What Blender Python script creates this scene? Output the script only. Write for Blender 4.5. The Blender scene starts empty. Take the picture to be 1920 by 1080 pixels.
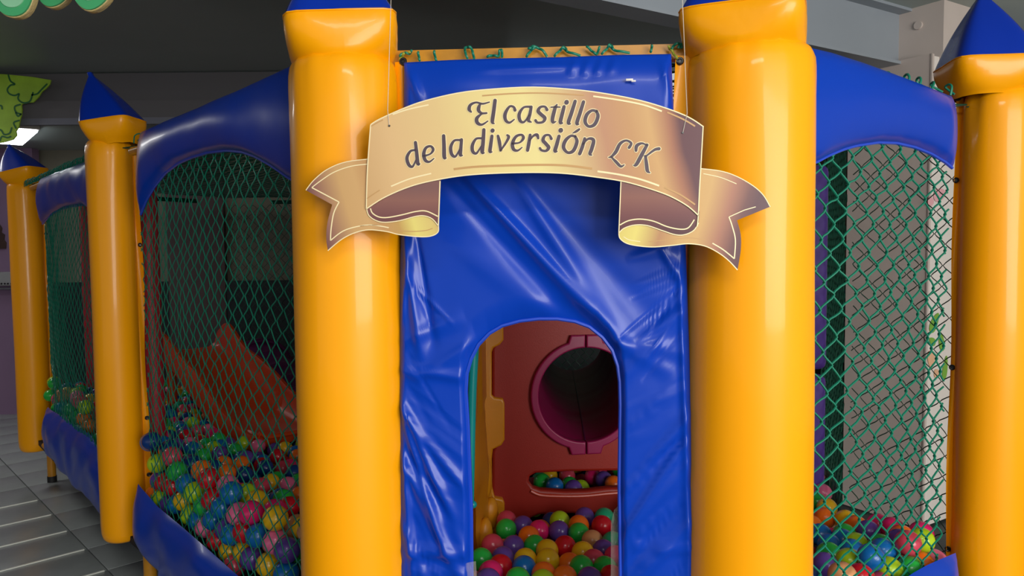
import bpy, bmesh, math, random
import numpy as np
from mathutils import Vector, Matrix, noise, kdtree
random.seed(7)
RNG = np.random.default_rng(11)
S = bpy.context.scene
C = S.collection

# ------------------------------------------------------------------ camera
FPX = 1387.0
TH, RO = math.radians(3.2), .01
EYE = Vector((0, 0, 1.54))
F = Vector((0, math.cos(TH), -math.sin(TH)))
_u = Vector((0, math.sin(TH), math.cos(TH)))
_r = Vector((1, 0, 0))
R = _r*math.cos(RO) - _u*math.sin(RO)
U = _u*math.cos(RO) + _r*math.sin(RO)
cd = bpy.data.cameras.new('camera')
cam = bpy.data.objects.new('camera', cd)
C.objects.link(cam)
cd.sensor_width = 36.0
cd.lens = FPX/1920*36
cd.clip_start = .02
cam.matrix_world = Matrix(((R.x, U.x, -F.x, EYE.x), (R.y, U.y, -F.y, EYE.y), (R.z, U.z, -F.z, EYE.z), (0, 0, 0, 1)))
S.camera = cam

# ------------------------------------------------------------------ world, lights, exposure
W = bpy.data.worlds.new('world')
S.world = W
W.use_nodes = True
W.node_tree.nodes['Background'].inputs[0].default_value = (.92, .96, 1, 1)
W.node_tree.nodes['Background'].inputs[1].default_value = .58
S.view_settings.view_transform = 'Standard'
S.view_settings.look = 'None'
S.view_settings.gamma = 1
S.view_settings.use_curve_mapping = False
S.view_settings.exposure = 0.0


def area(name, loc, target, sx, sy, power, col=(1, 1, 1)):
    l = bpy.data.lights.new(name, 'AREA')
    l.shape = 'RECTANGLE'
    l.size, l.size_y, l.energy, l.color = sx, sy, power, col
    o = bpy.data.objects.new(name, l)
    o.location = loc
    o.rotation_euler = (Vector(target)-Vector(loc)).to_track_quat('-Z', 'Y').to_euler()
    C.objects.link(o)
    return o


# daylight through the shop front behind the photographer, a ceiling lamp above the camera, and an added fill light
area('window_daylight', (2.9, -2.8, 1.9), (.4, 2.0, 1.2), 3.6, 2.2, 275, (1, .97, .93))
area('ceiling_lamp_light', (.35, -.55, 2.74), (.35, -.3, 0), 1.2, .3, 26, (1, .98, .94))
area('left_tower_fill', (-4.5, 4.75, 2.74), (-4.5, 4.75, 0), .3, .9, 17, (1, .99, .96))  # added unseen light that brightens the leftmost tower


# ------------------------------------------------------------------ helpers
def ray(px, py):
    return F + R*((px-960)/FPX) + U*((540-py)/FPX)


def atY(px, py, Y):
    d = ray(px, py)
    return EYE + d*(Y/d.y)


def atZ(px, py, Z):
    d = ray(px, py)
    return EYE + d*((Z-EYE.z)/d.z)


def proj(p):
    v = Vector(p)-EYE
    w = v.dot(F)
    return (960+FPX*v.dot(R)/w, 540-FPX*v.dot(U)/w, w)


class Wall:
    """A vertical plane: s runs along it, z is the height, positive off is towards the visitor."""
    def __init__(self, a, b, off=0.0):
        a, b = Vector((a[0], a[1])), Vector((b[0], b[1]))
        self.d = (b-a).normalized()
        self.n = Vector((self.d.y, -self.d.x))
        self.p = a + self.n*off
        self.L = (b-a).length
        self.rot = math.atan2(self.d.y, self.d.x)

    def pt(self, s, z, off=0.0):
        q = self.p + self.d*s + self.n*off
        return Vector((q.x, q.y, z))

    def sz(self, px, py):
        d = ray(px, py)
        dn = d.x*self.n.x + d.y*self.n.y
        t = ((self.p.x-EYE.x)*self.n.x + (self.p.y-EYE.y)*self.n.y)/dn
        q = EYE + d*t
        return ((q.x-self.p.x)*self.d.x + (q.y-self.p.y)*self.d.y, q.z)


def lin(c):
    return tuple(((v/255)/12.92 if v/255 <= .04045 else ((v/255+.055)/1.055)**2.4) for v in c)


def mat(name, rgb, rough=.5, spec=.5, coat=0, bump=0, scale=20, metal=0, var=0, vscale=3, stretch=(1, 1, 1)):
    m = bpy.data.materials.new(name)
    m.use_nodes = True
    nt = m.node_tree
    b = nt.nodes['Principled BSDF']
    b.inputs['Base Color'].default_value = (*lin(rgb), 1)
    b.inputs['Roughness'].default_value = rough
    b.inputs['Specular IOR Level'].default_value = spec
    b.inputs['Coat Weight'].default_value = coat
    b.inputs['Coat Roughness'].default_value = .08
    b.inputs['Metallic'].default_value = metal
    if bump or var:
        tc = nt.nodes.new('ShaderNodeTexCoord')
        mp = nt.nodes.new('ShaderNodeMapping')
        mp.inputs['Scale'].default_value = stretch
        nt.links.new(tc.outputs['Object'], mp.inputs['Vector'])
    if bump:
        n = nt.nodes.new('ShaderNodeTexNoise')
        n.inputs['Scale'].default_value = scale
        n.inputs['Detail'].default_value = 3
        bp = nt.nodes.new('ShaderNodeBump')
        bp.inputs['Strength'].default_value = bump
        bp.inputs['Distance'].default_value = .01
        nt.links.new(mp.outputs[0], n.inputs['Vector'])
        nt.links.new(n.outputs['Fac'], bp.inputs['Height'])
        nt.links.new(bp.outputs[0], b.inputs['Normal'])
        if coat:
            nt.links.new(bp.outputs[0], b.inputs['Coat Normal'])
    if var:
        n2 = nt.nodes.new('ShaderNodeTexNoise')
        n2.inputs['Scale'].default_value = vscale
        n2.inputs['Detail'].default_value = 4
        hs = nt.nodes.new('ShaderNodeMixRGB')
        hs.blend_type = 'MULTIPLY'
        hs.inputs[0].default_value = 1
        cr = nt.nodes.new('ShaderNodeValToRGB')
        cr.color_ramp.elements[0].position = .3
        cr.color_ramp.elements[0].color = (1-var, 1-var, 1-var, 1)
        cr.color_ramp.elements[1].position = .7
        hs.inputs[1].default_value = (*lin(rgb), 1)
        nt.links.new(mp.outputs[0], n2.inputs['Vector'])
        nt.links.new(n2.outputs['Fac'], cr.inputs[0])
        nt.links.new(cr.outputs[0], hs.inputs[2])
        nt.links.new(hs.outputs[0], b.inputs['Base Color'])
    return m


def ramp_mat(name, axis, lo, hi, stops, rough=.35, wobble=0.0, tilt=0.0):
    """A printed colour gradient running along one object axis (the artwork of the sign)."""
    m = bpy.data.materials.new(name)
    m.use_nodes = True
    nt = m.node_tree
    b = nt.nodes['Principled BSDF']
    b.inputs['Roughness'].default_value = rough
    b.inputs['Specular IOR Level'].default_value = .3
    tc = nt.nodes.new('ShaderNodeTexCoord')
    sx = nt.nodes.new('ShaderNodeSeparateXYZ')
    nt.links.new(tc.outputs['Object'], sx.inputs[0])
    add = nt.nodes.new('ShaderNodeMath')
    add.operation = 'MULTIPLY_ADD'
    add.inputs[1].default_value = tilt
    nt.links.new(sx.outputs['Z' if axis == 'X' else 'X'], add.inputs[0])
    nt.links.new(sx.outputs[axis], add.inputs[2])
    src = add.outputs[0]
    if wobble:
        n = nt.nodes.new('ShaderNodeTexNoise')
        n.inputs['Scale'].default_value = 5
        nt.links.new(tc.outputs['Object'], n.inputs['Vector'])
        a2 = nt.nodes.new('ShaderNodeMath')
        a2.operation = 'MULTIPLY_ADD'
        a2.inputs[1].default_value = wobble
        nt.links.new(n.outputs['Fac'], a2.inputs[0])
        nt.links.new(src, a2.inputs[2])
        src = a2.outputs[0]
    mr = nt.nodes.new('ShaderNodeMapRange')
    mr.inputs['From Min'].default_value = lo
    mr.inputs['From Max'].default_value = hi
    nt.links.new(src, mr.inputs['Value'])
    cr = nt.nodes.new('ShaderNodeValToRGB')
    e = cr.color_ramp.elements
    while len(e) < len(stops):
        e.new(.5)
    for k, (p, c) in enumerate(stops):
        e[k].position = p
        e[k].color = (*lin(c), 1)
    nt.links.new(mr.outputs[0], cr.inputs[0])
    nt.links.new(cr.outputs[0], b.inputs['Base Color'])
    return m


def emit(name, rgb, k):
    m = bpy.data.materials.new(name)
    m.use_nodes = True
    b = m.node_tree.nodes['Principled BSDF']
    b.inputs['Base Color'].default_value = (*lin(rgb), 1)
    b.inputs['Emission Color'].default_value = (*lin(rgb), 1)
    b.inputs['Emission Strength'].default_value = k
    return m


def clear(name, rgb, alpha):
    m = bpy.data.materials.new(name)
    m.use_nodes = True
    b = m.node_tree.nodes['Principled BSDF']
    b.inputs['Base Color'].default_value = (*lin(rgb), 1)
    b.inputs['Roughness'].default_value = .1
    b.inputs['Alpha'].default_value = alpha
    return m


def thing(name, label, cat, loc=(0, 0, 0), rot=0, group=None):
    o = bpy.data.objects.new(name, None)
    o.empty_display_size = .1
    C.objects.link(o)
    o.location = loc
    o.rotation_euler = (0, 0, rot)
    o.matrix_world = Matrix.Translation(loc) @ Matrix.Rotation(rot, 4, 'Z')
    o['label'] = label
    o['category'] = cat
    if group:
        o['group'] = group
    return o


ROOTM = {}


def world_of(o):
    m = Matrix.Identity(4)
    while o is not None:
        m = (Matrix.Translation(o.location) @ o.rotation_euler.to_matrix().to_4x4()) @ m
        o = o.parent
    return m


def smooth(me, ang=None):
    me.polygons.foreach_set('use_smooth', [True]*len(me.polygons))
    if ang is not None:
        me.set_sharp_from_angle(angle=math.radians(ang))


def obj(name, V, Fc, m, parent=None, sm=40, world=True, kind=None, label=None):
    """World-space vertices in, one mesh object out (moved into its parent's frame)."""
    if parent is not None and world:
        inv = world_of(parent).inverted()
        V = [inv @ Vector(v) for v in V]
    me = bpy.data.meshes.new(name)
    me.from_pydata([tuple(v) for v in V], [], Fc)
    me.validate()
    me.update()
    if m is not None:
        me.materials.append(m)
    if sm:
        smooth(me, sm)
    o = bpy.data.objects.new(name, me)
    C.objects.link(o)
    if parent is not None:
        o.parent = parent
    if kind:
        o['kind'] = kind
    if label:
        o['label'] = label
    return o


def tag(o, label, cat, group=None):
    o['label'] = label
    o['category'] = cat
    if group:
        o['group'] = group
    return o


class MB:
    def __init__(self):
        self.V, self.F = [], []

    def add(self, V, Fc):
        b = len(self.V)
        self.V += [Vector(v) for v in V]
        self.F += [tuple(i+b for i in f) for f in Fc]
        return self

    def box(self, c, s, rot=0, mtx=None):
        c, (a, b, d) = Vector(c), [k/2 for k in s]
        M = Matrix.Rotation(rot, 3, 'Z') if mtx is None else mtx
        P = [c + M @ Vector((x, y, z)) for x in (-a, a) for y in (-b, b) for z in (-d, d)]
        return self.add(P, [(0, 1, 3, 2), (4, 6, 7, 5), (0, 4, 5, 1), (2, 3, 7, 6), (0, 2, 6, 4), (1, 5, 7, 3)])

    def bbox(self, c, s, bev, rot=0):
        """a box with bevelled edges"""
        bm = bmesh.new()
        bmesh.ops.create_cube(bm, size=1)
        for v in bm.verts:
            v.co = Vector((v.co.x*s[0], v.co.y*s[1], v.co.z*s[2]))
        bmesh.ops.bevel(bm, geom=bm.edges[:], offset=bev, segments=3, affect='EDGES', profile=.5)
        M = Matrix.Rotation(rot, 3, 'Z')
        bm.verts.index_update()
        self.add([Vector(c)+M @ v.co for v in bm.verts], [tuple(v.index for v in f.verts) for f in bm.faces])
        bm.free()
        return self

    def tube(self, pts, r, n=8, caps=True, closed=False):
        pts = [Vector(p) for p in pts]
        N = len(pts)
        rr = r if hasattr(r, '__len__') else [r]*N
        V, Fc = [], []
        prev = None
        for i, p in enumerate(pts):
            if closed:
                t = pts[(i+1) % N]-pts[i-1]
            else:
                t = pts[min(i+1, N-1)]-pts[max(i-1, 0)]
            t.normalize()
            if prev is None:
                a = t.orthogonal().normalized()
            else:
                a = (prev - t*prev.dot(t)).normalized()
            prev = a
            b = t.cross(a)
            for k in range(n):
                w = 2*math.pi*k/n
                V.append(p + (a*math.cos(w)+b*math.sin(w))*rr[i])
        for i in range(N if closed else N-1):
            for k in range(n):
                j = (i+1) % N
                Fc.append((i*n+k, i*n+(k+1) % n, j*n+(k+1) % n, j*n+k))
        if caps and not closed:
            Fc.append(tuple(range(n-1, -1, -1)))
            Fc.append(tuple((N-1)*n+k for k in range(n)))
        return self.add(V, Fc)

    def grid(self, P, close_u=False):
        """P[i][j] points"""
        n, m = len(P), len(P[0])
        V = [v for row in P for v in row]
        Fc = []
        for i in range(n-1 if not close_u else n):
            for j in range(m-1):
                k = (i+1) % n
                Fc.append((i*m+j, k*m+j, k*m+j+1, i*m+j+1))
        return self.add(V, Fc)

    def obj(self, name, m, parent=None, **k):
        return obj(name, self.V, self.F, m, parent, **k)


def cat_rom(P, k=6, closed=False):
    P = [np.array(p, float) for p in P]
    n = len(P)
    out = []
    for i in range(n if closed else n-1):
        if closed:
            a, b, c, d = P[i-1], P[i], P[(i+1) % n], P[(i+2) % n]
        else:
            a, b, c, d = P[max(i-1, 0)], P[i], P[i+1], P[min(i+2, n-1)]
        for j in range(k):
            t = j/k
            out.append(.5*((2*b)+(-a+c)*t+(2*a-5*b+4*c-d)*t*t+(-a+3*b-3*c+d)*t**3))
    if not closed:
        out.append(P[-1])
    return out


def resample(P, N):
    P = np.array([tuple(p) for p in P], float)
    L = np.r_[0, np.cumsum(np.linalg.norm(np.diff(P, axis=0), axis=1))]
    t = np.linspace(0, L[-1], N)
    return np.stack([np.interp(t, L, P[:, k]) for k in range(P.shape[1])], 1)


def plate(outlines, depth, bev=0.0):
    """2D outlines (first the outside, the rest holes) filled and extruded; returns V (x, y, z) and F with y from 0 to depth."""
    cu = bpy.data.curves.new('outline', 'CURVE')
    cu.dimensions = '2D'
    cu.fill_mode = 'BOTH'
    cu.extrude = depth/2-bev
    cu.bevel_depth = bev
    cu.bevel_resolution = 2
    cu.offset = -bev
    for ol in outlines:
        sp = cu.splines.new('POLY')
        sp.points.add(len(ol)-1)
        for q, p in zip(sp.points, ol):
            q.co = (p[0], p[1], 0, 1)
        sp.use_cyclic_u = True
    o = bpy.data.objects.new('outline', cu)
    C.objects.link(o)
    dg = bpy.context.evaluated_depsgraph_get()
    me = bpy.data.meshes.new_from_object(o.evaluated_get(dg))
    V = [Vector((v.co.x, depth/2-v.co.z, v.co.y)) for v in me.vertices]
    Fc = [tuple(p.vertices) for p in me.polygons]
    bpy.data.objects.remove(o)
    bpy.data.curves.remove(cu)
    bpy.data.meshes.remove(me)
    return V, Fc


def nz(p, sc, k=0.0):
    return noise.noise(Vector((p[0]*sc+k, p[1]*sc+3.1*k, p[2]*sc-k)))


# ------------------------------------------------------------------ materials
YEL = mat('yellow_vinyl', (255, 168, 0), .38, .28, .2, .06, 7, stretch=(1, 1, .35))
YEL2 = mat('yellow_vinyl_cap', (250, 166, 0), .3, .28, .12, .12, 14)
BLU = mat('blue_vinyl', (0, 58, 174), .31, .32, .08, .09, 6)
BLU2 = mat('blue_vinyl_roof', (2, 46, 160), .25, .4, .15, .05, 8)
PIPE = mat('blue_piping', (30, 70, 190), .3)
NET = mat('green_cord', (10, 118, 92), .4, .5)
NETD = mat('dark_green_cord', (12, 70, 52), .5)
PAINT = mat('yellow_paint', (205, 140, 30), .35, var=.35, vscale=14)
DARKM = mat('dark_eyelet', (25, 25, 28), .35)
REDPAD = mat('red_padding', (168, 28, 44), .5, bump=.2, scale=30)
REDP = mat('red_plastic', (156, 38, 26), .42, .4, bump=.05, scale=220)
MAG = mat('magenta_plastic', (150, 26, 82), .35)
OCH = mat('ochre_plastic', (214, 140, 20), .35, bump=.05, scale=60)
TEAL = mat('teal_plastic', (0, 150, 150), .35)
PURP = mat('purple_plastic', (92, 60, 160), .4)
DPURP = mat('dark_purple_plastic', (92, 24, 84), .35)
ORG = mat('orange_plastic', (205, 66, 16), .35, bump=.04, scale=60)
CEIL = mat('dark_grey_ceiling', (165, 177, 172), .4, .3, var=.1, vscale=1.5)
BEAM = mat('grey_beam_paint', (150, 158, 166), .5, var=.08, vscale=2)
BEAMD = mat('dull_beam_paint', (98, 96, 98), .6)
BOXSHADE = mat('shaded_boxing', (206, 193, 184), .7, var=.08, vscale=4)  # the white wall's paint, darkened so its colour holds the shade
WHITE = mat('white_wall', (226, 218, 210), .7)
LILAC = mat('lilac_wall', (138, 112, 140), .7, var=.1)
GREYW = mat('grey_green_wall', (120, 116, 100), .8, var=.12)
DADO = mat('dark_dado', (18, 30, 32), .6)
TILE = mat('slate_tile', (158, 164, 162), .3, .5, bump=.05, scale=40, var=.1, vscale=9)
GROUT = mat('dark_grout', (70, 74, 74), .7)
GLINT = mat('joint_glint_white', (250, 252, 240), .25)  # near-white colour stands in for light glinting in the joints
BLACK = mat('black_rubber', (18, 18, 18), .6)
FLOORM = mat('dark_mat', (16, 18, 24), .8)

# ------------------------------------------------------------------ places
T = {}


def tower_at(px, py, Y):
    p = atY(px, py, Y)
    return p


def tower_place(px, py, Y, r):
    q = atY(px, 500, Y)
    q.z = atY(px, py, Y-.9*r).z
    return q


P_R1 = tower_place(1404, 72, 1.70, .141)
P_L1 = tower_place(656, 97, 1.779, .131)
P_L2 = tower_place(213, 264, 3.134, .088)
P_L3 = tower_place(52, 344, 4.75, .096)
P_R2 = tower_place(1866, 167, 2.289, .101)
WF = Wall(P_L1, P_R1)
WL = Wall(P_L2, P_L1)
WK = Wall(P_L3, P_L2)
WR = Wall(P_R1, P_R2)
BR = (1.265, 2.76)
BC = (1.47, 3.45)
BB = (1.35, 5.95)
BL = (-2.35, 6.15)
WRB = Wall(P_R2, BR)
WBK = Wall(BL, BB)
WRC = Wall(BR, BC)

# ------------------------------------------------------------------ setting
def struct(name, mb, m, sm=0, parent=None, bev=None):
    o = mb.obj(name, m, parent, sm=sm)
    if parent is None:
        o['kind'] = 'structure'
    return o


floor = struct('floor', MB().box((-.5, 1.5, -.03), (12, 12.4, .04)), GROUT)
# tiles laid square to the left bay; the joints are recessed and pale strips paint the glint of light along some
ta = -WL.d
tb = Vector((WL.d.y, -WL.d.x))
q0 = atZ(75, 937, 0)
TA, TB = .353, .70
rot = math.atan2(tb.y, tb.x)
proto = None
sproto = None
for i in range(-9, 14):
    for j in range(-6, 5):
        c2 = Vector((q0.x, q0.y)) + ta*((i+.5)*TA) + tb*(-(j+.5)*TB)
        p = proj((c2.x, c2.y, 0))
        if c2.y < 2.2 or not (-260 < p[0] < 560 and p[1] < 1300) or c2.y > 7.6 or c2.x < -6.2:
            continue
        if proto is None:
            proto = MB().bbox((0, 0, 0), (TB-.006, TA-.006, .012), .0015).obj('tile', TILE, None, sm=30)
            o = proto
        else:
            o = proto.copy()
            C.objects.link(o)
        o.parent = floor
        o.location = (c2.x, c2.y, -.006)
        o.rotation_euler = (0, 0, rot)
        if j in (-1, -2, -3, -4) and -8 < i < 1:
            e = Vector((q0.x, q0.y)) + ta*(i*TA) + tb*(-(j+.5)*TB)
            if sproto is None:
                sproto = MB().box((0, 0, 0), (TB-.03, .013, .005)).obj('joint_glint', GLINT, None, sm=0)
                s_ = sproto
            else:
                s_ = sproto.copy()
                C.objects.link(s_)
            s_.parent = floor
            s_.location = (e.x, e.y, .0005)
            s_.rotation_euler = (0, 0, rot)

struct('ceiling', MB().box((-.5, 1.4, 2.85), (12, 8.2, .1)).box((-.5, 6.6, 2.55), (12, 2.2, .1)), CEIL)
# stepped beam across the back left
struct('beam_1', MB().box((-3.2, 5.4, 2.64), (6.4, .2, .30)).box((-3.2, 5.27, 2.52), (6.4, .1, .13)), BEAMD)
struct('trim_1', MB().box((-3.0, 5.215, 2.44), (5.6, .03, .045)), mat('steel_edge_trim', (120, 122, 132), .45, metal=.3))
# back walls: grey above a dark dado, lilac at the far left
struct('wall_back', MB().box((-.2, 7.15, 1.9), (9.2, .1, 1.32)), GREYW)
struct('trim_2', MB().box((-.2, 7.12, .62), (9.2, .14, 1.24)), DADO)
struct('pillar_1', MB().box((-3.0, 7.07, 1.3), (.54, .06, 2.6)), mat('brown_pillar', (86, 66, 66), .7, var=.15))
struct('wall_left', MB().box((-5.75, 6.99, 1.25), (2.6, .1, 2.5)), LILAC)
struct('wall_side', MB().box((-6.45, 2.4, 1.4), (.1, 9.4, 2.8)), LILAC)
struct('wall_right', MB().box((5.3, 2.0, 1.4), (.1, 10.2, 2.8)), WHITE)
# column boxing at the right
BU, BV = Vector((-.53, .848, 0)), Vector((.848, .53, 0))
crn = atY(1741, 400, 3.9)
crn.z = 0
brot = math.atan2(.53, .848)
boxing = struct('pillar_2', MB().box(crn+BU*.235+BV*.012+Vector((0, 0, 1.26)), (.024, .47, 2.52), brot), BOXSHADE)  # left face has its shade in the colour; wall_front is the lit face
struct('wall_front', MB().box(crn+BU*.06+BV*1.524+Vector((0, 0, 1.26)), (3.0, .12, 2.5), brot), WHITE)
struct('trim_3', MB().box(crn+BU*.0+BV*.0+Vector((0, 0, 1.26)), (.008, .008, 2.52), brot), mat('corner_bead', (186, 174, 166), .6))
uc = atY(1769, 60, 3.92)
ux = uc.x
uc.z = 0
struct('pillar_3', MB().box(uc+BU*.13+BV*.14+Vector((0, 0, 2.62)), (.28, .26, .4), brot), BOXSHADE)
a = atZ(1113, 0, 2.5)
b = atZ(1688, 122, 2.5)
dv = (b-a).normalized()
nn = Vector((dv.y, -dv.x, 0))
a2, b2 = a-dv*2.6, b+dv*.10
mid = (a2+b2)/2
bm_ = MB()
ang = math.atan2(dv.y, dv.x)
L = (b2-a2).length
bm_.box(mid+Vector((-nn.x*.05, -nn.y*.05, .15)), (L, .02, .28), ang)
bm_.box(mid+Vector((-nn.x*.05, -nn.y*.05, .008)), (L, .13, .016), ang)
bm_.box(mid+Vector((-nn.x*.05, -nn.y*.05, .30)), (L, .16, .03), ang)
struct('beam_2', bm_, BEAM)
# second thin rail above it and bolt on the column
bq = uc+BU*.13+Vector((0, 0, 2.70))
c_ = MB().tube([bq-BV*.012, bq+BV*.01], .022, 14)
struct('column_bolt', c_, BOXSHADE, sm=40, parent=None)
bpy.data.objects['column_bolt']['kind'] = 'structure'
# mural leaves and petals painted on the white wall
WM = Wall((crn.x, crn.y), (crn.x+BV.x*3, crn.y+BV.y*3), .003)


def leaf(cx, cy, rx, ry, ang, m, nm):
    s0, z0 = WM.sz(cx, cy)
    k = 3.9/FPX
    O = []
    for i in range(20):
        w = 2*math.pi*i/20
        x, y = rx*k*math.cos(w), ry*k*math.sin(w)*(1-.3*math.cos(w))
        O.append((s0+x*math.cos(ang)-y*math.sin(ang), z0+x*math.sin(ang)+y*math.cos(ang)))
    V, Fc = plate([O], .002)
    V = [WM.pt(v.x, v.z, .002-v.y) for v in V]
    o = obj(nm, V, Fc, m, bpy.data.objects['wall_front'], sm=0)
    return o


MG = mat('mural_green', (120, 170, 60), .7)
MP = mat('mural_pink', (226, 170, 176), .7)
MO = mat('mural_peach', (226, 178, 140), .7)
for a_ in ((1752, 605, 22, 11, .9), (1765, 640, 20, 9, 1.9), (1748, 640, 12, 7, 2.6), (1772, 690, 24, 8, 1.4)):
    leaf(*a_, MG, 'mural_leaf')
for a_ in ((1762, 365, 22, 12, .2), (1745, 378, 10, 9, 0), (1925, 746, 26, 9, .05)):
    leaf(*a_, MP, 'mural_petal')
for a_ in ((1746, 672, 12, 16, .3), (1756, 700, 9, 8, 0)):
    leaf(*a_, MO, 'mural_petal')

# things on the far left
lt = thing('ceiling_light', 'lit rectangular white fluorescent ceiling light at far left behind foliage', 'light', (-3.85, 5.95, 2.49))
lr = math.atan2(.75, -.62)
MB().bbox((-3.985, 6.02, 2.485), (.95, .22, .03), .006, lr).obj('housing', mat('lamp_white', (220, 220, 215), .4), lt)
MB().bbox((-3.985, 6.02, 2.462), (.90, .19, .02), .004, lr).obj('diffuser', emit('lamp_glow', (245, 250, 255), 9), lt)
p = atY(12, 527, 6.9)
dk = thing('wall_trunking', 'pale grey cable trunking on lilac wall behind leftmost tower', 'trunking', (p.x, 6.94, p.z))
MB().bbox((p.x-.3, 6.91, p.z+.02), (.95, .06, .13), .01).obj('body', mat('grey_pvc', (150, 150, 150), .5), dk)
MB().bbox((p.x-.3, 6.9, p.z-.07), (.95, .09, .02), .004).obj('lower_lip', mat('grey_pvc_dark', (92, 90, 96), .5), dk)
hb = MB()
for k in range(5):
    q = atY(2+k*6, 532, 6.87)
    hb.tube([(q.x, 6.885, q.z), (q.x, 6.872, q.z)], .008, 8)
hb.obj('screw', DARKM, dk)
WLL = Wall((-6.0, 6.935), (-4.0, 6.935))
O = [WLL.sz(*q) for q in ((-14, 414), (0, 420), (5, 428), (4, 436), (10, 440), (9, 450), (13, 455), (12, 466), (-14, 467))]
V, Fc = plate([O], .012, .002)
o = obj('wall_decoration', [WLL.pt(v.x, v.z, .013-v.y) for v in V], Fc, mat('brown_board', (66, 46, 38), .6), None, sm=0)
tag(o, 'dark brown ragged cut-out on the lilac wall at the far left edge', 'decoration')

# painted foliage cut-out hanging at the left
WT = Wall((-6, 5.14), (0, 5.14))
tree = thing('foliage_cutout', 'flat lime green tree foliage cut-out with dark painted scallops below the ceiling beam', 'decoration', (-3.5, 5.14, 2.4))
outl = [(-60, 134), (20, 140), (60, 144), (95, 150), (93, 158), (86, 166), (78, 172), (72, 182), (62, 192), (48, 193), (40, 196), (41, 206), (40, 216), (37, 226), (35, 238), (30, 246), (31, 254), (24, 262), (10, 266), (0, 268), (-60, 266)]
O = [WT.sz(*q) for q in outl]
V, Fc = plate([O], .012, .002)
obj('board', [WT.pt(v.x, v.z, -v.y) for v in V], Fc, mat('lime_foliage', (156, 196, 50), .6, var=.3, vscale=8), tree, sm=0)
DG = mat('dark_foliage_line', (24, 92, 40), .6)
lines = [[(16, 141), (20, 152), (28, 158), (20, 160), (14, 168), (18, 176), (28, 179), (36, 176), (34, 184), (38, 190), (46, 193), (56, 190), (60, 181), (62, 174)],
         [(60, 178), (70, 176), (78, 168), (88, 158)], [(38, 196), (28, 200), (30, 210), (39, 214)], [(-10, 200), (2, 198), (4, 204)],
         [(36, 226), (26, 230), (30, 240)], [(-10, 240), (2, 244), (8, 252), (18, 250), (22, 240)], [(30, 212), (34, 218), (40, 214)], [(0, 264), (4, 256), (14, 258), (20, 256)]]


def stroke(pts, w, wall, off, caps=True):
    """flat printed stroke in pixels -> V, F on a wall"""
    P = np.array(pts, float)
    n = len(P)
    V, Fc = [], []
    tg = np.zeros((n, 2))
    for i in range(n):
        d = P[min(i+1, n-1), :2]-P[max(i-1, 0), :2]
        tg[i] = d/(np.linalg.norm(d)+1e-9)
    WW = w if hasattr(w, '__len__') else [w]*n
    rows = []
    if caps:
        for a_ in (-80, -55, -28):
            rows.append((P[0, :2]+tg[0]*WW[0]/2*math.sin(math.radians(a_)), tg[0], WW[0]*math.cos(math.radians(a_))))
    for i in range(n):
        rows.append((P[i, :2], tg[i], WW[i]))
    if caps:
        for a_ in (28, 55, 80):
            rows.append((P[-1, :2]+tg[-1]*WW[-1]/2*math.sin(math.radians(a_)), tg[-1], WW[-1]*math.cos(math.radians(a_))))
    for c_, t_, w_ in rows:
        nn_ = np.array((-t_[1], t_[0]))
        for sg in (-1, 1):
            q = c_+nn_*sg*w_/2
            s, z = wall.sz(q[0], q[1])
            V.append(wall.pt(s, z, off))
    for i in range(len(rows)-1):
        Fc.append((2*i, 2*i+1, 2*i+3, 2*i+2))
    return V, Fc


mb = MB()
for l_ in lines:
    mb.add(*stroke(cat_rom(l_, 5), 3.2, WT, .0015))
mb.obj('painted_outline', DG, tree, sm=0)
WC = Wall((-3, 2.0), (0, 2.0))
cl = thing('leafy_canopy_board', 'mint green scalloped board with gold rims at the top left corner', 'decoration', (-1.2, 2.0, 2.2))
MINT = mat('mint_paint', (150, 214, 170), .5, var=.12, vscale=10)
MINT_SHADE = mat('green_shade_paint', (70, 170, 110), .5)  # darker green ring paints shading round the lighter scallop centre
GOLD = mat('gold_rim', (196, 172, 116), .35, bump=.3, scale=80)
WC2 = Wall((-3, 2.07), (0, 2.07))
for k, (cx, cy, rx, ry) in enumerate(((26, -30, 40, 66), (100, -42, 36, 58), (172, -45, 44, 65), (-45, -30, 40, 64))):
    w_ = WC if k != 1 else WC2
    for f_, m_, d_, o_, nm in ((1.0, GOLD, .022, 0, 'scallop'), (.965, MINT_SHADE, .006, .006, 'scallop_face'), (.72, MINT, .004, .009, 'scallop_centre')):
        O = [w_.sz(cx+rx*f_*math.cos(t_), cy+ry*f_*math.sin(t_)*(1+.04*math.sin(3*t_+k))) for t_ in [2*math.pi*i/40 for i in range(40)]]
        V, Fc = plate([O], d_, .002 if d_ > .02 else 0)
        obj(nm, [w_.pt(v.x, v.z, o_-v.y) for v in V], Fc, m_, cl)

# ------------------------------------------------------------------ castle frame
NL3, NL2, NR2 = Vector(P_L3[:2]), Vector(P_L2[:2]), Vector(P_R2[:2])
fr = thing('castle_stand', 'yellow steel frame with legs and red padded posts carrying the castle ball pit', 'stand', (-.3, 3.2, 0))


def rail(nm, a, b, z, r=.016, m=PAINT):
    a, b = Vector((a[0], a[1])), Vector((b[0], b[1]))
    e_ = (b-a).normalized()*.3
    a, b = a+e_, b-e_*1.25
    return MB().tube([(a[0], a[1], z), (b[0], b[1], z)], r, 10).obj(nm, m, fr)


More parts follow.
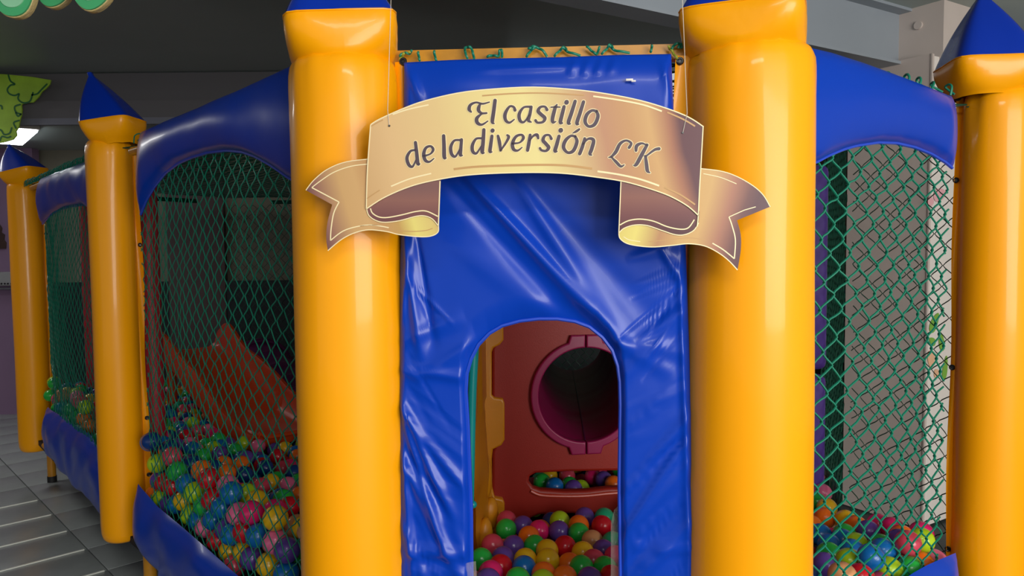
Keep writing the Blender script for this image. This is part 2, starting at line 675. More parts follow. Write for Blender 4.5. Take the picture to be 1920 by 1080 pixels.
WB = Wall(P_L1, P_R1, -.02)
s0, zt = WB.sz(755, 107)
s1, zt1 = WB.sz(1262, 96)
MB().add([WB.pt(s, z+dz, o) for s, z in ((s0-.06, zt), (s1+.06, zt1)) for dz, o in ((-.022, -.015), (-.022, .015), (.012, .015), (.012, -.015))],
         [(0, 1, 5, 4), (1, 2, 6, 5), (2, 3, 7, 6), (3, 0, 4, 7), (3, 2, 1, 0), (4, 5, 6, 7)]).obj('front_rail', PAINT, fr, sm=0)
for a_, b_ in ((P_L2, P_L1), (P_L3, P_L2), (P_R1, P_R2), (P_R2, BR), (BR, BC), (BC, BB), (BB, BL), (BL, P_L3)):
    if a_ is not P_R2:
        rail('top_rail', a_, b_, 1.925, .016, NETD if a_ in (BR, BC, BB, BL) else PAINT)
    rail('bottom_rail', a_, b_, .34)
for px, py in ((98, 903), ):
    g = atZ(px, py, 0)
    MB().tube([(g.x, g.y, .02), (g.x, g.y, .34)], .026, 14).obj('leg', PAINT, fr)
    MB().tube([(g.x, g.y, 0), (g.x, g.y, .04)], .029, 14).obj('leg_foot', BLACK, fr)
for q in (WL.pt(.16, 0, -.05), WL.pt(WL.L-.2, 0, -.05), WF.pt(.16, 0, -.05), WR.pt(.3, 0, -.05)):
    MB().tube([(q.x, q.y, .02), (q.x, q.y, .34)], .026, 14).obj('leg', PAINT, fr)
    MB().tube([(q.x, q.y, 0), (q.x, q.y, .04)], .029, 14).obj('leg_foot', BLACK, fr)
for x_, y_ in ((-1.665, 3.40), (P_R2.x+.0, P_R2.y+.10), (P_L3.x+.22, P_L3.y+.3)):
    mb = MB()
    rows = []
    for i in range(30):
        z = .36+1.56*i/29
        rows.append((x_+.004*nz((x_, y_, z), 3), y_, z))
    mb.tube(rows, [.045*(1+.05*nz((x_, z_[2], y_), 9)) for z_ in rows], 14)
    mb.obj('red_padded_post', REDPAD, fr)
# floor of the pit
poly = [P_L1, P_R1, P_R2, BR, BC, BB, BL, P_L3, P_L2]
V = [(p[0], p[1], z) for z in (.30, .33) for p in poly]
n = len(poly)
obj('pit_floor', V, [tuple(range(n-1, -1, -1)), tuple(range(n, 2*n))]+[(i, (i+1) % n, n+(i+1) % n, n+i) for i in range(n)], FLOORM, fr, sm=0)

# ------------------------------------------------------------------ towers


def ring(cx, cy, z, r, n, e=2.0, rot=0.0, wob=0.0, k=0.0, N=48, zw=0.0):
    out = []
    for i in range(N):
        w = 2*math.pi*i/N
        c_, s_ = math.cos(w), math.sin(w)
        rr = r/((abs(c_)**e+abs(s_)**e)**(1/e))
        rr *= 1+wob*noise.noise(Vector((math.cos(w)*1.3+k, math.sin(w)*1.3-k, z*2.2)))
        out.append(Vector((cx+rr*math.cos(w+rot), cy+rr*math.sin(w+rot), z+zw*noise.noise(Vector((math.cos(w)*2.2+k, math.sin(w)*2.2, k))))))
    return out


def tower(label, P, r, z0, wall, flap_side, side_len, beta, tilt, ch, cw, rh, flap_w=.035, eyelets=(), cap_dx=0.0, k=0.0, taper=0.0, fdir=None, pdx=0.0):
    crot = math.atan2(-P.y, -P.x)+math.radians(beta)-math.pi/4
    z1 = P.z
    t = thing('castle_tower', label, 'tower', (P.x, P.y, z0), 0, 'yellow castle towers')
    H = z1-z0
    prof = [(z0+.004, .05), (z0, .55), (z0+.003, .80), (z0+.014, .91), (z0+.035, .975), (z0+.07, 1.0)]
    prof += [(z0+.07+(H-.17)*i/26, 1.0) for i in range(1, 27)]
    prof += [(z1-.06, 1.0), (z1-.035, .992), (z1-.016, .972), (z1-.004, .93), (z1+.006, .85)]
    P_ = []
    for z, q in prof:
        u = (z-z0)/H
        P_.append(ring(P.x, P.y, z, r*q*(1+taper*(1-u)), 2, 2.0, .3, .018, k))
    # gathered pleats below the collar
    for row_i in range(len(P_)-9, len(P_)):
        w8 = (row_i-(len(P_)-9))/8
        for i, v in enumerate(P_[row_i]):
            a_ = 2*math.pi*i/48
            dr = .010*w8*noise.noise(Vector((math.cos(a_)*5+k, math.sin(a_)*5, .7*w8)))
            v.x += dr*math.cos(a_)
            v.y += dr*math.sin(a_)
    mb = MB()
    mb.grid([row+[row[0]] for row in P_])
    s = mb.obj('sleeve', YEL, t, sm=60)
    # collar and roof, tilted together
    piv = Vector((P.x+pdx, P.y, z1))
    M = Matrix.Rotation(tilt, 3, 'Y')
    hw = cw/2
    cp = [(-.010, .86*r, 2.0), (.002, .935*r, 2.0), (.014, .55*r+.42*hw, 2.6), (ch*.42, .3*r+.69*hw, 4.0), (ch*.70, .1*r+.905*hw, 6), (ch*.90, hw*1.0, 7.5), (ch, hw*.985, 8)]
    rows = [ring(0, 0, z, rr, 2, e, crot, .03, k+2, zw=.004 if z < .02 else 0) for z, rr, e in cp]
    mb = MB()
    mb.grid([[piv+M @ v for v in row+[row[0]]] for row in rows])
    co = mb.obj('collar', YEL2, t, sm=70)
    rp = [(ch-.002, hw*.985, 8)]
    for i in range(1, 13):
        u = i/13
        rp.append((ch+rh*u, hw*.985*(1-u)+.009*math.sin(math.pi*u), 8-3*u))
    rp += [(ch+rh*1.0, .010, 3), (ch+rh*1.005, .002, 2)]
    rows = [ring(0, 0, z, rr, 2, e, crot, .03, k+2) for z, rr, e in rp]
    mb = MB()
    for row in rows:
        for v in row:
            v.x += cap_dx*max(0, (v.z-ch)/rh)
    mb.grid([[piv+M @ v for v in row+[row[0]]] for row in rows])
    mb.obj('roof', BLU2, t, sm=70)
    # seam round the foot of the roof
    mb = MB()
    mb.tube([piv+M @ v for v in ring(0, 0, ch-.001, hw*.99, 2, 8, crot, .03, k+2)], .0022, 6, closed=True)
    mb.obj('roof_seam', YEL2, t)
    # side flap with eyelets, laid along the neighbouring bay
    sgn = flap_side
    d2 = wall.d*sgn if fdir is None else Vector(fdir)
    fn = wall.n if fdir is None else (Vector((d2.y, -d2.x)) if d2.x > 0 else Vector((-d2.y, d2.x)))
    fz0, fz1 = side_len
    rows = []
    for i in range(40):
        z = fz0+(fz1-fz0)*i/39
        row = []
        for j in range(5):
            u = j/4
            w_ = flap_w*(1+.18*math.sin(z*9+k))
            dd = r*.93+(w_+r*.07)*u
            off = .012*math.sin(3*u+z*6+k)*u+.01
            row.append(Vector((P.x, P.y, 0))+Vector((d2.x*dd, d2.y*dd, z))+Vector((fn.x*off, fn.y*off, 0)))
        rows.append(row)
    mb = MB()
    mb.grid(rows)
    mb.grid([[v-Vector((fn.x*.004, fn.y*.004, 0)) for v in row] for row in rows])
    fl = mb.obj('side_flap', YEL, t, sm=60)
    for ez in eyelets:
        i = min(39, max(0, round((ez-fz0)/(fz1-fz0)*39)))
        c_ = rows[i][3]+Vector((fn.x*.004, fn.y*.004, 0))
        rr = .0065
        pts = [c_+Vector((d2.x*rr*math.cos(a_), d2.y*rr*math.cos(a_), rr*math.sin(a_))) for a_ in [2*math.pi*q/14 for q in range(14)]]
        mb = MB()
        mb.tube(pts, .003, 6, closed=True)
        mb.add(pts, [tuple(range(14))])
        mb.obj('eyelet', DARKM, fl)
    return t


def zat(wall, px, py):
    return wall.sz(px, py)[1]


def zY(px, py, Y):
    return atY(px, py, Y).z


tower('broad yellow castle tower with blue roof left of the entrance panel', P_L1, .131, .28, WF, 1, (P_L1.z-.17, P_L1.z+.0), 45, math.radians(-5), .09, .25, .2, .018, (zat(WF, 752, 116),), k=1.3)
tower('broad yellow castle tower with blue roof right of the entrance panel', P_R1, .139, .28, WF, -1, (P_R1.z-.25, P_R1.z+.0), 40, math.radians(0), .082, .262, .2, .028, (zat(WF, 1267, 114),), k=4.1, taper=.06, pdx=-.016)
tower('slim yellow castle tower with dark blue roof tilted left, second from left', P_L2, .088, .30, WL, 1, (.36, P_L2.z-.01), 17, math.radians(-8), .09, .205, .215, .022, tuple(zY(*q, 3.16) for q in ((254, 268), (262, 459), (265, 783), (266, 894))), k=7.7, cap_dx=-.06, fdir=(.88, .47), pdx=.035)
tower('leftmost yellow castle tower with glossy bright blue roof', P_L3, .094, .25, WK, 1, (.27, P_L3.z-.01), 8, math.radians(-12), .09, .215, .18, .022, tuple(zY(*q, 4.79) for q in ((75, 342), (79, 443), (89, 760))), k=9.2, cap_dx=-.05, fdir=(.84, .54), pdx=.02)
tower('yellow castle tower with pointed blue roof at the right edge', P_R2, .101, .30, WR, -1, (.34, P_R2.z+.0), -22, math.radians(1), .095, .232, .215, .014, tuple(zY(*q, 2.34) for q in ((1783, 178), (1784, 347), (1780, 686), (1778, 1022))), k=12.9, fdir=(-.84, .54), pdx=-.048, cap_dx=-.02)

# ------------------------------------------------------------------ front panel with the arched doorway
WP = Wall(P_L1, P_R1, .03)
fp = thing('entrance_panel', 'large creased blue vinyl panel with arched doorway between the two broad yellow towers', 'panel', (*WP.pt(WP.L/2, 0)[:2], .3), WP.rot)
zb = .31


def wsz(lst):
    return [WP.sz(*q) for q in lst]


left = wsz([(749, 1080), (750, 800), (751, 500), (757, 260), (758, 118)])
top = wsz([(758, 118), (850, 113), (950, 110), (1050, 108), (1150, 104), (1258, 102)])
right = wsz([(1258, 102), (1265, 260), (1284, 420), (1290, 600), (1297, 800), (1303, 1080)])
left = [(left[0][0], zb)]+left
right = right+[(right[-1][0], zb)]
door = wsz([(885, 1080), (884, 960), (878, 800), (874, 735), (876, 700), (884, 672), (898, 645), (918, 624), (942, 610), (975, 601), (1010, 597), (1045, 597), (1078, 602), (1105, 612), (1130, 632), (1148, 656), (1158, 685), (1162, 715), (1163, 760), (1161, 900), (1163, 1080)])
door = [(door[0][0], zb)]+door+[(door[-1][0], zb)]
NA = 130
outer = np.vstack([resample(left, NA)[:-1], resample(top, 81)[:-1], resample(right, NA)])
NB = len(outer)
dq = np.array(door)
inner = np.vstack([resample(door[:4], 73)[:-1], resample(door[3:20], NB-72-72)[:-1], resample(door[19:], 73)])
inner = inner[:NB] if len(inner) >= NB else np.vstack([inner, inner[-1:]])
folds = []


def fold(x0, y0, x1, y1, w, amp):
    a_, b_ = np.array(WP.sz(x0, y0)), np.array(WP.sz(x1, y1))
    folds.append((a_, b_, w/FPX*1.72, amp))


fold(905, 362, 1125, 600, 13, .016)
fold(880, 390, 1090, 620, 16, -.008)
fold(990, 372, 1130, 590, 16, .010)
fold(1010, 370, 1190, 560, 18, -.004)
fold(870, 470, 1010, 560, 26, .004)
fold(765, 470, 790, 640, 9, .010)
fold(785, 450, 812, 620, 8, -.007)
fold(755, 600, 775, 460, 8, .008)
fold(752, 640, 850, 600, 12, .006)
for (x0, y0, x1, y1, w, am) in ((753, 760, 872, 905, 8, .008), (754, 745, 860, 985, 10, .009), (756, 770, 830, 1000, 7, .007), (765, 690, 870, 705, 9, .006), (753, 690, 790, 705, 6, .006),
                                (754, 830, 880, 1010, 10, -.006), (760, 860, 870, 1080, 11, .007), (755, 1025, 878, 1030, 8, .007), (755, 1045, 872, 1052, 7, -.006), (752, 970, 800, 1075, 10, .006),
                                (1170, 700, 1292, 580, 18, .005), (1210, 625, 1292, 570, 9, .006), (1165, 640, 1292, 660, 14, .005), (1180, 905, 1297, 770, 9, .008), (1200, 880, 1297, 800, 7, -.007), (1190, 960, 1298, 800, 9, .009),
                                (1168, 1000, 1299, 850, 11, .007), (1175, 1060, 1299, 900, 10, -.006), (1200, 1075, 1300, 970, 10, .007), (1180, 1018, 1302, 1022, 4, .006),
                                (1240, 470, 1286, 540, 9, .006), (1195, 480, 1285, 450, 10, .005), (1080, 108, 1072, 140, 5, .005), (1105, 108, 1096, 140, 5, .005), (1130, 108, 1120, 138, 5, .005), (1155, 107, 1146, 135, 5, .004),
                                (930, 132, 1080, 124, 7, .006), (772, 140, 792, 190, 6, .007), (1240, 120, 1262, 190, 9, .006), (890, 640, 800, 700, 14, .005), (1150, 640, 1250, 690, 14, .004),
                                (760, 850, 778, 1075, 8, .006), (1275, 600, 1290, 1000, 8, .006), (1266, 130, 1284, 420, 7, .005)):
    fold(x0, y0, x1, y1, w, am*1.15)


_rf = random.Random(21)
for _k in range(34):
    y0_ = _rf.uniform(480, 1075)
    if _k % 2:
        fold(_rf.uniform(754, 775), y0_, _rf.uniform(800, 868), y0_+_rf.uniform(30, 130), _rf.uniform(2.6, 5), _rf.choice((1, 1, -1))*_rf.uniform(.0018, .004))
    else:
        fold(_rf.uniform(1170, 1240), y0_+_rf.uniform(20, 110), _rf.uniform(1270, 1296), y0_, _rf.uniform(2.6, 5), _rf.choice((1, 1, -1))*_rf.uniform(.0018, .004))


def disp(s, z):
    q = np.array((s, z))
    d = 0
    for a_, b_, w, amp in folds:
        ab = b_-a_
        L2 = ab.dot(ab)
        t = (q-a_).dot(ab)/L2
        if t < -.25 or t > 1.25:
            continue
        pd = abs((q[0]-a_[0])*ab[1]-(q[1]-a_[1])*ab[0])/math.sqrt(L2)
        if pd > 3*w:
            continue
        env = max(0, 1-abs((t-.5)/.75)**3)
        ww = w*(.7+.5*t)
        d += amp*math.exp(-(pd/ww)**2)*env
    d += .006*noise.noise(Vector((s*3.5, z*3.0, 1.7)))+.0025*noise.noise(Vector((s*11, z*7, 4.2)))
    return d


NR = 100
rows = []
rows.append([WP.pt(inner[i][0], inner[i][1], -.03) for i in range(NB)])
rows.append([WP.pt(inner[i][0], inner[i][1], -.004) for i in range(NB)])
for k in range(NR+1):
    u = k/NR
    row = []
    edge = 1-(1-min(1, u/.10))**2 if u < .10 else (1-(1-min(1, (1-u)/.12))**2 if u > .88 else 1)
    for i in range(NB):
        p_ = inner[i]*(1-u)+outer[i]*u
        row.append(WP.pt(p_[0], p_[1], .004+.018*edge+disp(p_[0], p_[1])*min(1, edge*1.1)))
    rows.append(row)
rows.append([WP.pt(outer[i][0], outer[i][1], -.03) for i in range(NB)])
mb = MB()
mb.grid(rows)
mb.obj('panel_sheet', BLU, fp, sm=80)
mb = MB()
mb.tube([WP.pt(p_[0], p_[1], .006) for p_ in inner], .0045, 6)
mb.obj('door_piping', PIPE, fp)
s_, z_ = WP.sz(1178, 156)
MB().bbox(WP.pt(s_, z_, .035), (.016, .003, .005), .001, WP.rot).bbox(WP.pt(s_+.009, z_-.003, .035), (.010, .003, .004), .001, WP.rot).obj('tape_scrap', mat('white_paper', (225, 220, 215), .6), fp, label='tiny torn white scrap')

# ------------------------------------------------------------------ arch panels and skirts of the side bays


def sheet(name, label, cat, wall, topl, botl, bulge, N=60, M=18, k=0.0, thick=.018, off=0.0, group=None, fa=.006, fd=(1, 0), mt=None):
    tp, bt = resample(topl, N), resample(botl, N)
    c_ = tp[N//2]
    t = thing(name, label, cat, (*wall.pt(c_[0], 0)[:2], bt[N//2][1]), wall.rot, group)
    front, back = [], []
    for i in range(N):
        rf, rb = [], []
        for j in range(M):
            v = j/(M-1)
            p_ = tp[i]*(1-v)+bt[i]*v
            e = math.sqrt(max(0, 1-(2*v-1)**2))
            eu = min(1, i/5, (N-1-i)/5)**.5
            d = bulge*e*eu+fa*(noise.noise(Vector((p_[0]*4+p_[1]*3, p_[1]*2.2, k)))+.5*noise.noise(Vector((p_[0]*7-p_[1]*6, p_[1]*5, k+5))))*min(1, e*1.5)
            rf.append(wall.pt(p_[0], p_[1], off+thick/2*e+d))
            rb.append(wall.pt(p_[0], p_[1], off-thick/2*e+d*.4))
        front.append(rf)
        back.append(rb)
    mb = MB()
    mb.grid(front)
    mb.grid(back)
    mb.grid([[f[0], b_[0]] for f, b_ in zip(front, back)])
    mb.grid([[f[-1], b_[-1]] for f, b_ in zip(front, back)])
    mb.grid([front[0], back[0]])
    mb.grid([front[-1], back[-1]])
    o = mb.obj('vinyl_sheet', mt or BLU, t, sm=70)
    mb = MB()
    mb.tube([f[-1] for f in front], .005, 6)
    mb.obj('hem', PIPE, t)
    return t


def wl(wall, lst):
    return [wall.sz(*q) for q in lst]


sheet('arch_panel', 'dark blue vinyl arch panel between the left broad tower and second tower', 'panel', WL,
      [WL.sz(264, 248)]+wl(WL, [(278, 242), (300, 232), (380, 200), (450, 168), (545, 124)])+[(WL.L-.02, zat(WL, 560, 118))],
      [WL.sz(264, 402)]+wl(WL, [(275, 375), (290, 350), (310, 325), (335, 306), (360, 295), (390, 286), (425, 282), (455, 285), (480, 294), (510, 311), (545, 336)])+[(WL.L-.02, zat(WL, 575, 370))],
      .035, k=2.2, group='blue arch panels')
sheet('arch_panel', 'glossy blue vinyl arch panel between the two leftmost towers', 'panel', WK,
      [WK.sz(78, 334)]+wl(WK, [(90, 329), (120, 318), (165, 302)])+[(WK.L-.02, zat(WK, 205, 290))],
      [WK.sz(80, 420)]+wl(WK, [(88, 411), (100, 400), (125, 389), (150, 385), (165, 384)])+[(WK.L*.8, zat(WK, 165, 386)), (WK.L-.02, zat(WK, 190, 420))],
      .04, k=5.2, group='blue arch panels', fa=.014)
sheet('arch_panel', 'blue vinyl arch panel between the right broad tower and the right edge tower', 'panel', WR,
      [(.03, zat(WR, 1475, 88))]+wl(WR, [(1512, 88), (1560, 99), (1620, 118), (1680, 140), (1740, 163), (1770, 175)])+[WR.sz(1785, 181)],
      [(.03, zat(WR, 1480, 330))]+wl(WR, [(1528, 305), (1552, 292), (1580, 280), (1605, 273), (1645, 267), (1680, 268), (1715, 276), (1745, 288), (1772, 304)])+[WR.sz(1785, 315)],
      .03, k=8.2, group='blue arch panels', fa=.005)
ztop = [WL.sz(264, 906)]+wl(WL, [(270, 914), (280, 925), (300, 948), (345, 985), (400, 1032), (450, 1076)])
zs = ztop[-1][1]
sheet('skirt_panel', 'blue vinyl skirt under the net between the left broad tower and second tower', 'panel', WL,
      ztop+[(WL.L-.03, zs-.01)],
      [WL.sz(263, 1016)]+wl(WL, [(270, 1025), (300, 1062), (330, 1090)])+[(.5, .27), (WL.L-.03, .28)], .035, k=11, group='blue skirt panels', fa=.02, off=.01)
sheet('skirt_panel', 'blue vinyl skirt under the net between the two leftmost towers', 'panel', WK,
      [WK.sz(90, 763)]+wl(WK, [(96, 769), (115, 780), (140, 797), (170, 815)])+[(WK.L-.03, .53)],
      [WK.sz(90, 847)]+wl(WK, [(97, 856), (115, 878), (140, 905), (170, 932)])+[(WK.L-.03, .28)], .04, k=14, group='blue skirt panels', fa=.03, off=.0)
sheet('skirt_panel', 'blue vinyl skirt under the net beside the right edge tower', 'panel', WR,
      [(.03, zat(WR, 1690, 1090))]+[(WR.L*.45, zat(WR, 1690, 1090)+.0)]+wl(WR, [(1690, 1081), (1705, 1071), (1730, 1057), (1755, 1046), (1772, 1039)])+[WR.sz(1784, 1034)],
      [(.03, .28), (WR.L*.5, .27), (WR.sz(1784, 1034)[0], .28)], .03, k=17, group='blue skirt panels', fa=.008, off=.012)

# ------------------------------------------------------------------ play set seen through the doorway
o3 = atY(1085, 740, 3.0)
WPL = Wall((o3.x-.5*.992, o3.y-.5*.13), (o3.x+.5*.992, o3.y+.5*.13))
ps = thing('climbing_playset', 'red and ochre plastic climbing playset with magenta tunnel seen through the doorway', 'playset', (o3.x, o3.y, .33), WPL.rot)


def circ(cx, cy, rx, ry, n=48):
    return [(cx+rx*math.cos(2*math.pi*i/n), cy+ry*math.sin(2*math.pi*i/n)) for i in range(n)]


cs, cz = WPL.sz(1097, 739)
rin = (WPL.sz(1097, 648)[1]-WPL.sz(1097, 832)[1])/2
out = wl(WPL, [(926, 440), (926, 646), (922, 654), (922, 744), (926, 748), (926, 840), (923, 846), (921, 1000)])
out = [(out[0][0], 1.85)]+out[1:-1]+[(out[-1][0], .34), (cs+.55, .34), (cs+.55, 1.85)]
slot = wl(WPL, [(1004, 888), (1060, 885), (1120, 884), (1180, 883), (1240, 884), (1258, 893), (1262, 905), (1255, 916), (1230, 918), (1180, 915), (1140, 916), (1100, 921), (1060, 922), (1015, 919), (1000, 914), (992, 903), (994, 894)])
slot2 = wl(WPL, [(1010, 966), (1060, 964), (1200, 962), (1240, 966), (1250, 985), (1240, 1030), (1010, 1030), (992, 1012), (990, 988), (996, 972)])
V, Fc = plate([out, circ(cs, cz, rin*1.04, rin*1.04), slot, slot2], .05, .012)
obj('red_panel', [WPL.pt(v.x, v.z, -v.y) for v in V], Fc, REDP, ps)
# moulded bead under the slot
mb = MB()
mb.tube([WPL.pt(*WPL.sz(*q), .004) for q in cat_rom([(995, 920), (1015, 928), (1060, 930), (1100, 929), (1140, 925), (1180, 923), (1240, 926), (1265, 915)], 5)], .007, 8)
mb.obj('slot_bead', mat('red_bead', (196, 62, 36), .35), ps)
# tunnel: lugged ring in two halves and a long tube
for hv, nm in ((0, 'tunnel_ring'), (1, 'tunnel_ring')):
    O = []
    a0, a1 = (-90, 90) if hv == 0 else (90, 270)
    ro = rin*1.11
    for i in range(41):
        a_ = math.radians(a0+(a1-a0)*i/40)
        f_ = 1.0
        dv_ = min(abs((a0+(a1-a0)*i/40)-90), abs((a0+(a1-a0)*i/40)+90), abs((a0+(a1-a0)*i/40)-270))
        if dv_ < 17:
            f_ = 1.09/max(.9, math.cos(math.radians(dv_)))*1.0
        O.append((cs+ro*f_*math.cos(a_), cz+ro*f_*math.sin(a_)))
    for i in range(40, -1, -1):
        a_ = math.radians(a0+(a1-a0)*i/40)
        O.append((cs+rin*.955*math.cos(a_), cz+rin*.955*math.sin(a_)))
    gap = .0025 if hv == 0 else -.0025
    O = [(x+gap, y) for x, y in O]
    V, Fc = plate([O], .045, .006)
    obj(nm, [WPL.pt(v.x, v.z, .022-v.y) for v in V], Fc, MAG, ps)
rows = []
for i in range(33):
    y = i/32*1.75
    rr = rin*(.965+(.025 if (i % 8 == 0) else 0))
    rows.append([WPL.pt(cs+rr*math.cos(2*math.pi*j/48)+.185*y, cz+rr*math.sin(2*math.pi*j/48), .0-y) for j in range(49)])
rows2 = []
for row in rows[::-1]:
    c_ = sum(row[:-1], Vector())/48
    rows2.append([c_+(v-c_)*1.05 for v in row])
mb = MB()
mb.grid(rows+rows2)
mb.obj('tunnel_tube', MAG, ps)
mb = MB()
mb.tube([WPL.pt(cs+.004+.185*1.7*i/10, cz-rin*.962, -.02-1.7*i/10) for i in range(11)], .003, 5)
mb.obj('tunnel_seam', DPURP, ps)
# ochre climbing wall: interlocking edge strip, slab running towards the door, holds
WO = Wall((o3.x-.5*.992, o3.y-.5*.13), (o3.x+.5*.992, o3.y+.5*.13), .02)
strip = wl(WO, [(944, 540), (944, 637), (937, 646), (925, 652), (922, 660), (922, 740), (927, 745), (943, 747), (946, 756), (946, 824), (940, 834), (924, 842), (922, 860), (923, 912), (928, 932), (943, 935), (946, 942), (946, 960), (938, 976), (934, 985), (939, 1022), (936, 1045), (930, 1060), (890, 1060), (892, 800), (897, 660), (905, 620), (910, 540)])
strip[0] = (strip[0][0], 1.8)
strip[-1] = (strip[-1][0], 1.8)
V, Fc = plate([strip], .05, .008)
obj('interlock_edge', [WO.pt(v.x, v.z, .01-v.y) for v in V], Fc, OCH, ps)
pa = atY(908, 900, 2.94)
pb = atY(888, 900, 2.38)
WS = Wall(pb, pa)
rows = []
for i in range(26):
    s = WS.L*i/25
    row = []
    for j in range(48):
        z = .34+1.35*j/47
        h = .020*math.sin(s*14+z*5)+.018*noise.noise(Vector((s*7, z*6, 3)))
        if z > .95:
            h = .012*(1 if .15 < s < .42 else 0)
        row.append(WS.pt(s, z, .01+h))
    rows.append(row)
mb = MB()
mb.grid(rows)
mb.grid([[WS.pt(WS.L*i/25, z, -.05) for z in (.34, 1.69)] for i in range(26)])
mb.obj('climbing_wall', OCH, ps, sm=60)
for (px, py, Y, sx, sz_) in ((908, 895, 2.72, .03, .075), (917, 962, 2.78, .036, .06), (907, 1010, 2.62, .034, .075), (921, 1030, 2.78, .02, .05)):
    c_ = atY(px, py, Y)
    bm = bmesh.new()
    bmesh.ops.create_icosphere(bm, subdivisions=3, radius=1)
    V = [c_+Vector((v.co.x*sx, v.co.y*.04, v.co.z*sz_*(1+.35*v.co.x))) for v in bm.verts]
    bm.verts.index_update()
    obj('climbing_hold', V, [tuple(v.index for v in f_.verts) for f_ in bm.faces], OCH, ps)
    bm.free()
# teal grab pole with knob
tp_ = [atY(px, py, 2.26) for px, py in ((893, 560), (890, 640), (886, 720), (884, 800), (883, 880), (882, 945))]
mb = MB()
mb.tube(cat_rom(tp_, 5), [.016-.005*i/25 for i in range(26)], 12)
mb.obj('teal_pole', TEAL, ps)
c_ = atY(887, 946, 2.26)
bm = bmesh.new()
bmesh.ops.create_icosphere(bm, subdivisions=3, radius=.012)
bm.verts.index_update()
obj('pole_knob', [c_+v.co*(1.0) for v in bm.verts], [tuple(v.index for v in f_.verts) for f_ in bm.faces], TEAL, ps)
bm.free()
# purple panels of the set behind the right tower
for (z0_, z1_) in ((1.02, 1.86), (.40, 1.0)):
    q = atY(1530, 500, 3.0)
    MB().bbox((q.x-.11, 3.03, (z0_+z1_)/2), (.34, .07, z1_-z0_), .03, .1).obj('purple_panel', PURP, ps, label='purple plastic panel')

# purple tube behind the slide
tb_ = thing('crawl_tube', 'dark purple plastic tube lying behind the orange slide', 'tube', (-1.55, 5.1, .5), 0)
rows = []
ax = Vector((.62, -.78, -.25)).normalized()
a_ = ax.cross(Vector((0, 0, 1))).normalized()
b_ = ax.cross(a_)
base = atY(490, 668, 5.4)-ax*.1-Vector((0, 0, .16))
for i in range(20):
    rr = .24+(.015 if i % 5 == 0 else 0)
    rows.append([base+ax*(i*.045)+a_*rr*math.cos(2*math.pi*j/36)+b_*rr*math.sin(2*math.pi*j/36) for j in range(37)])
rows2 = [[(sum(r_[:-1], Vector())/36)+(v-(sum(r_[:-1], Vector())/36))*.93 for v in r_] for r_ in rows[::-1]]
mb = MB()
mb.grid(rows+rows2+[rows[0]])
mb.obj('tube_shell', DPURP, tb_)
mb = MB()
mb.tube(rows[0][:-1], .018, 8, closed=True)
mb.obj('tube_rim', DPURP, tb_)
MB().tube(rows[-1][:-1], .018, 8, closed=True).obj('tube_rim', DPURP, tb_)

# orange slide
SL_A, SL_B = Vector((-2.14, 4.90)), Vector((-1.22, 3.95))
sd = (SL_B-SL_A).normalized()
sc_ = Vector((-sd.y, sd.x))      # towards the far rail (right-back)
SLL = (SL_B-SL_A).length
zf = [(0, .885), (.15, .85), (.35, .74), (.55, .63), (.72, .565), (.88, .54), (1.0, .545)]
hn = [(0, .13), (.07, .125), (.16, .095), (.3, .10), (.42, .13), (.55, .11), (.7, .075), (.85, .055), (1, .02)]
hf = [(0, .08), (.05, .17), (.12, .20), (.2, .17), (.3, .14), (.45, .18), (.6, .19), (.8, .14), (.93, .08), (1, .02)]


def ip(t, P):
    return float(np.interp(t, [p[0] for p in P], [p[1] for p in P]))


sl = thing('slide', 'wavy orange plastic toddler slide rising out of the balls behind the left net', 'slide', (-1.7, 4.4, .4))
N = 46


def smoothip(t, P):
    return sum(ip(min(1, max(0, t+d)), P) for d in (-.05, -.03, -.015, 0, .015, .03, .05))/7


def section(t, lo):
    z = smoothip(t, zf)
    n_, f_ = smoothip(t, hn), smoothip(t, hf)
    c_ = SL_A+sd*(SLL*t)
    w = .185+.01*t
    e = .012
    pts = [(-w-.02, z-.05), (-w-.022, z+n_-.02), (-w-.012, z+n_), (-w+.006, z+n_), (-w+.016, z+n_-.02), (-w+.03, z+.03), (-w+.07, z+.004), (0, z), (w-.07, z+.004), (w-.03, z+.03), (w-.016, z+f_-.02), (w-.006, z+f_), (w+.012, z+f_), (w+.022, z+f_-.02), (w+.02, z-.05)]
    return [Vector((c_.x+sc_.x*l_, c_.y+sc_.y*l_, zz)) for l_, zz in pts]


rows = [section(i/(N-1), 0) for i in range(N)]
mb = MB()
mb.grid([r_+[r_[0]] for r_ in rows])
mb.add(rows[0], [tuple(range(15))])
mb.add(rows[-1], [tuple(range(14, -1, -1))])
mb.obj('chute', ORG, sl, sm=50)
lip = [rows[-1][k]+Vector((sd.x*.012, sd.y*.012, 0)) for k in range(2, 13)]
MB().tube(lip, .014, 8).obj('lip', ORG, sl)
c_ = SL_A+sd*.05
for sg in (-.15, .15):
    q = c_+sc_*sg
    MB().tube([(q.x, q.y, .33), (q.x, q.y, .84)], .03, 12).obj('support_leg', ORG, sl)

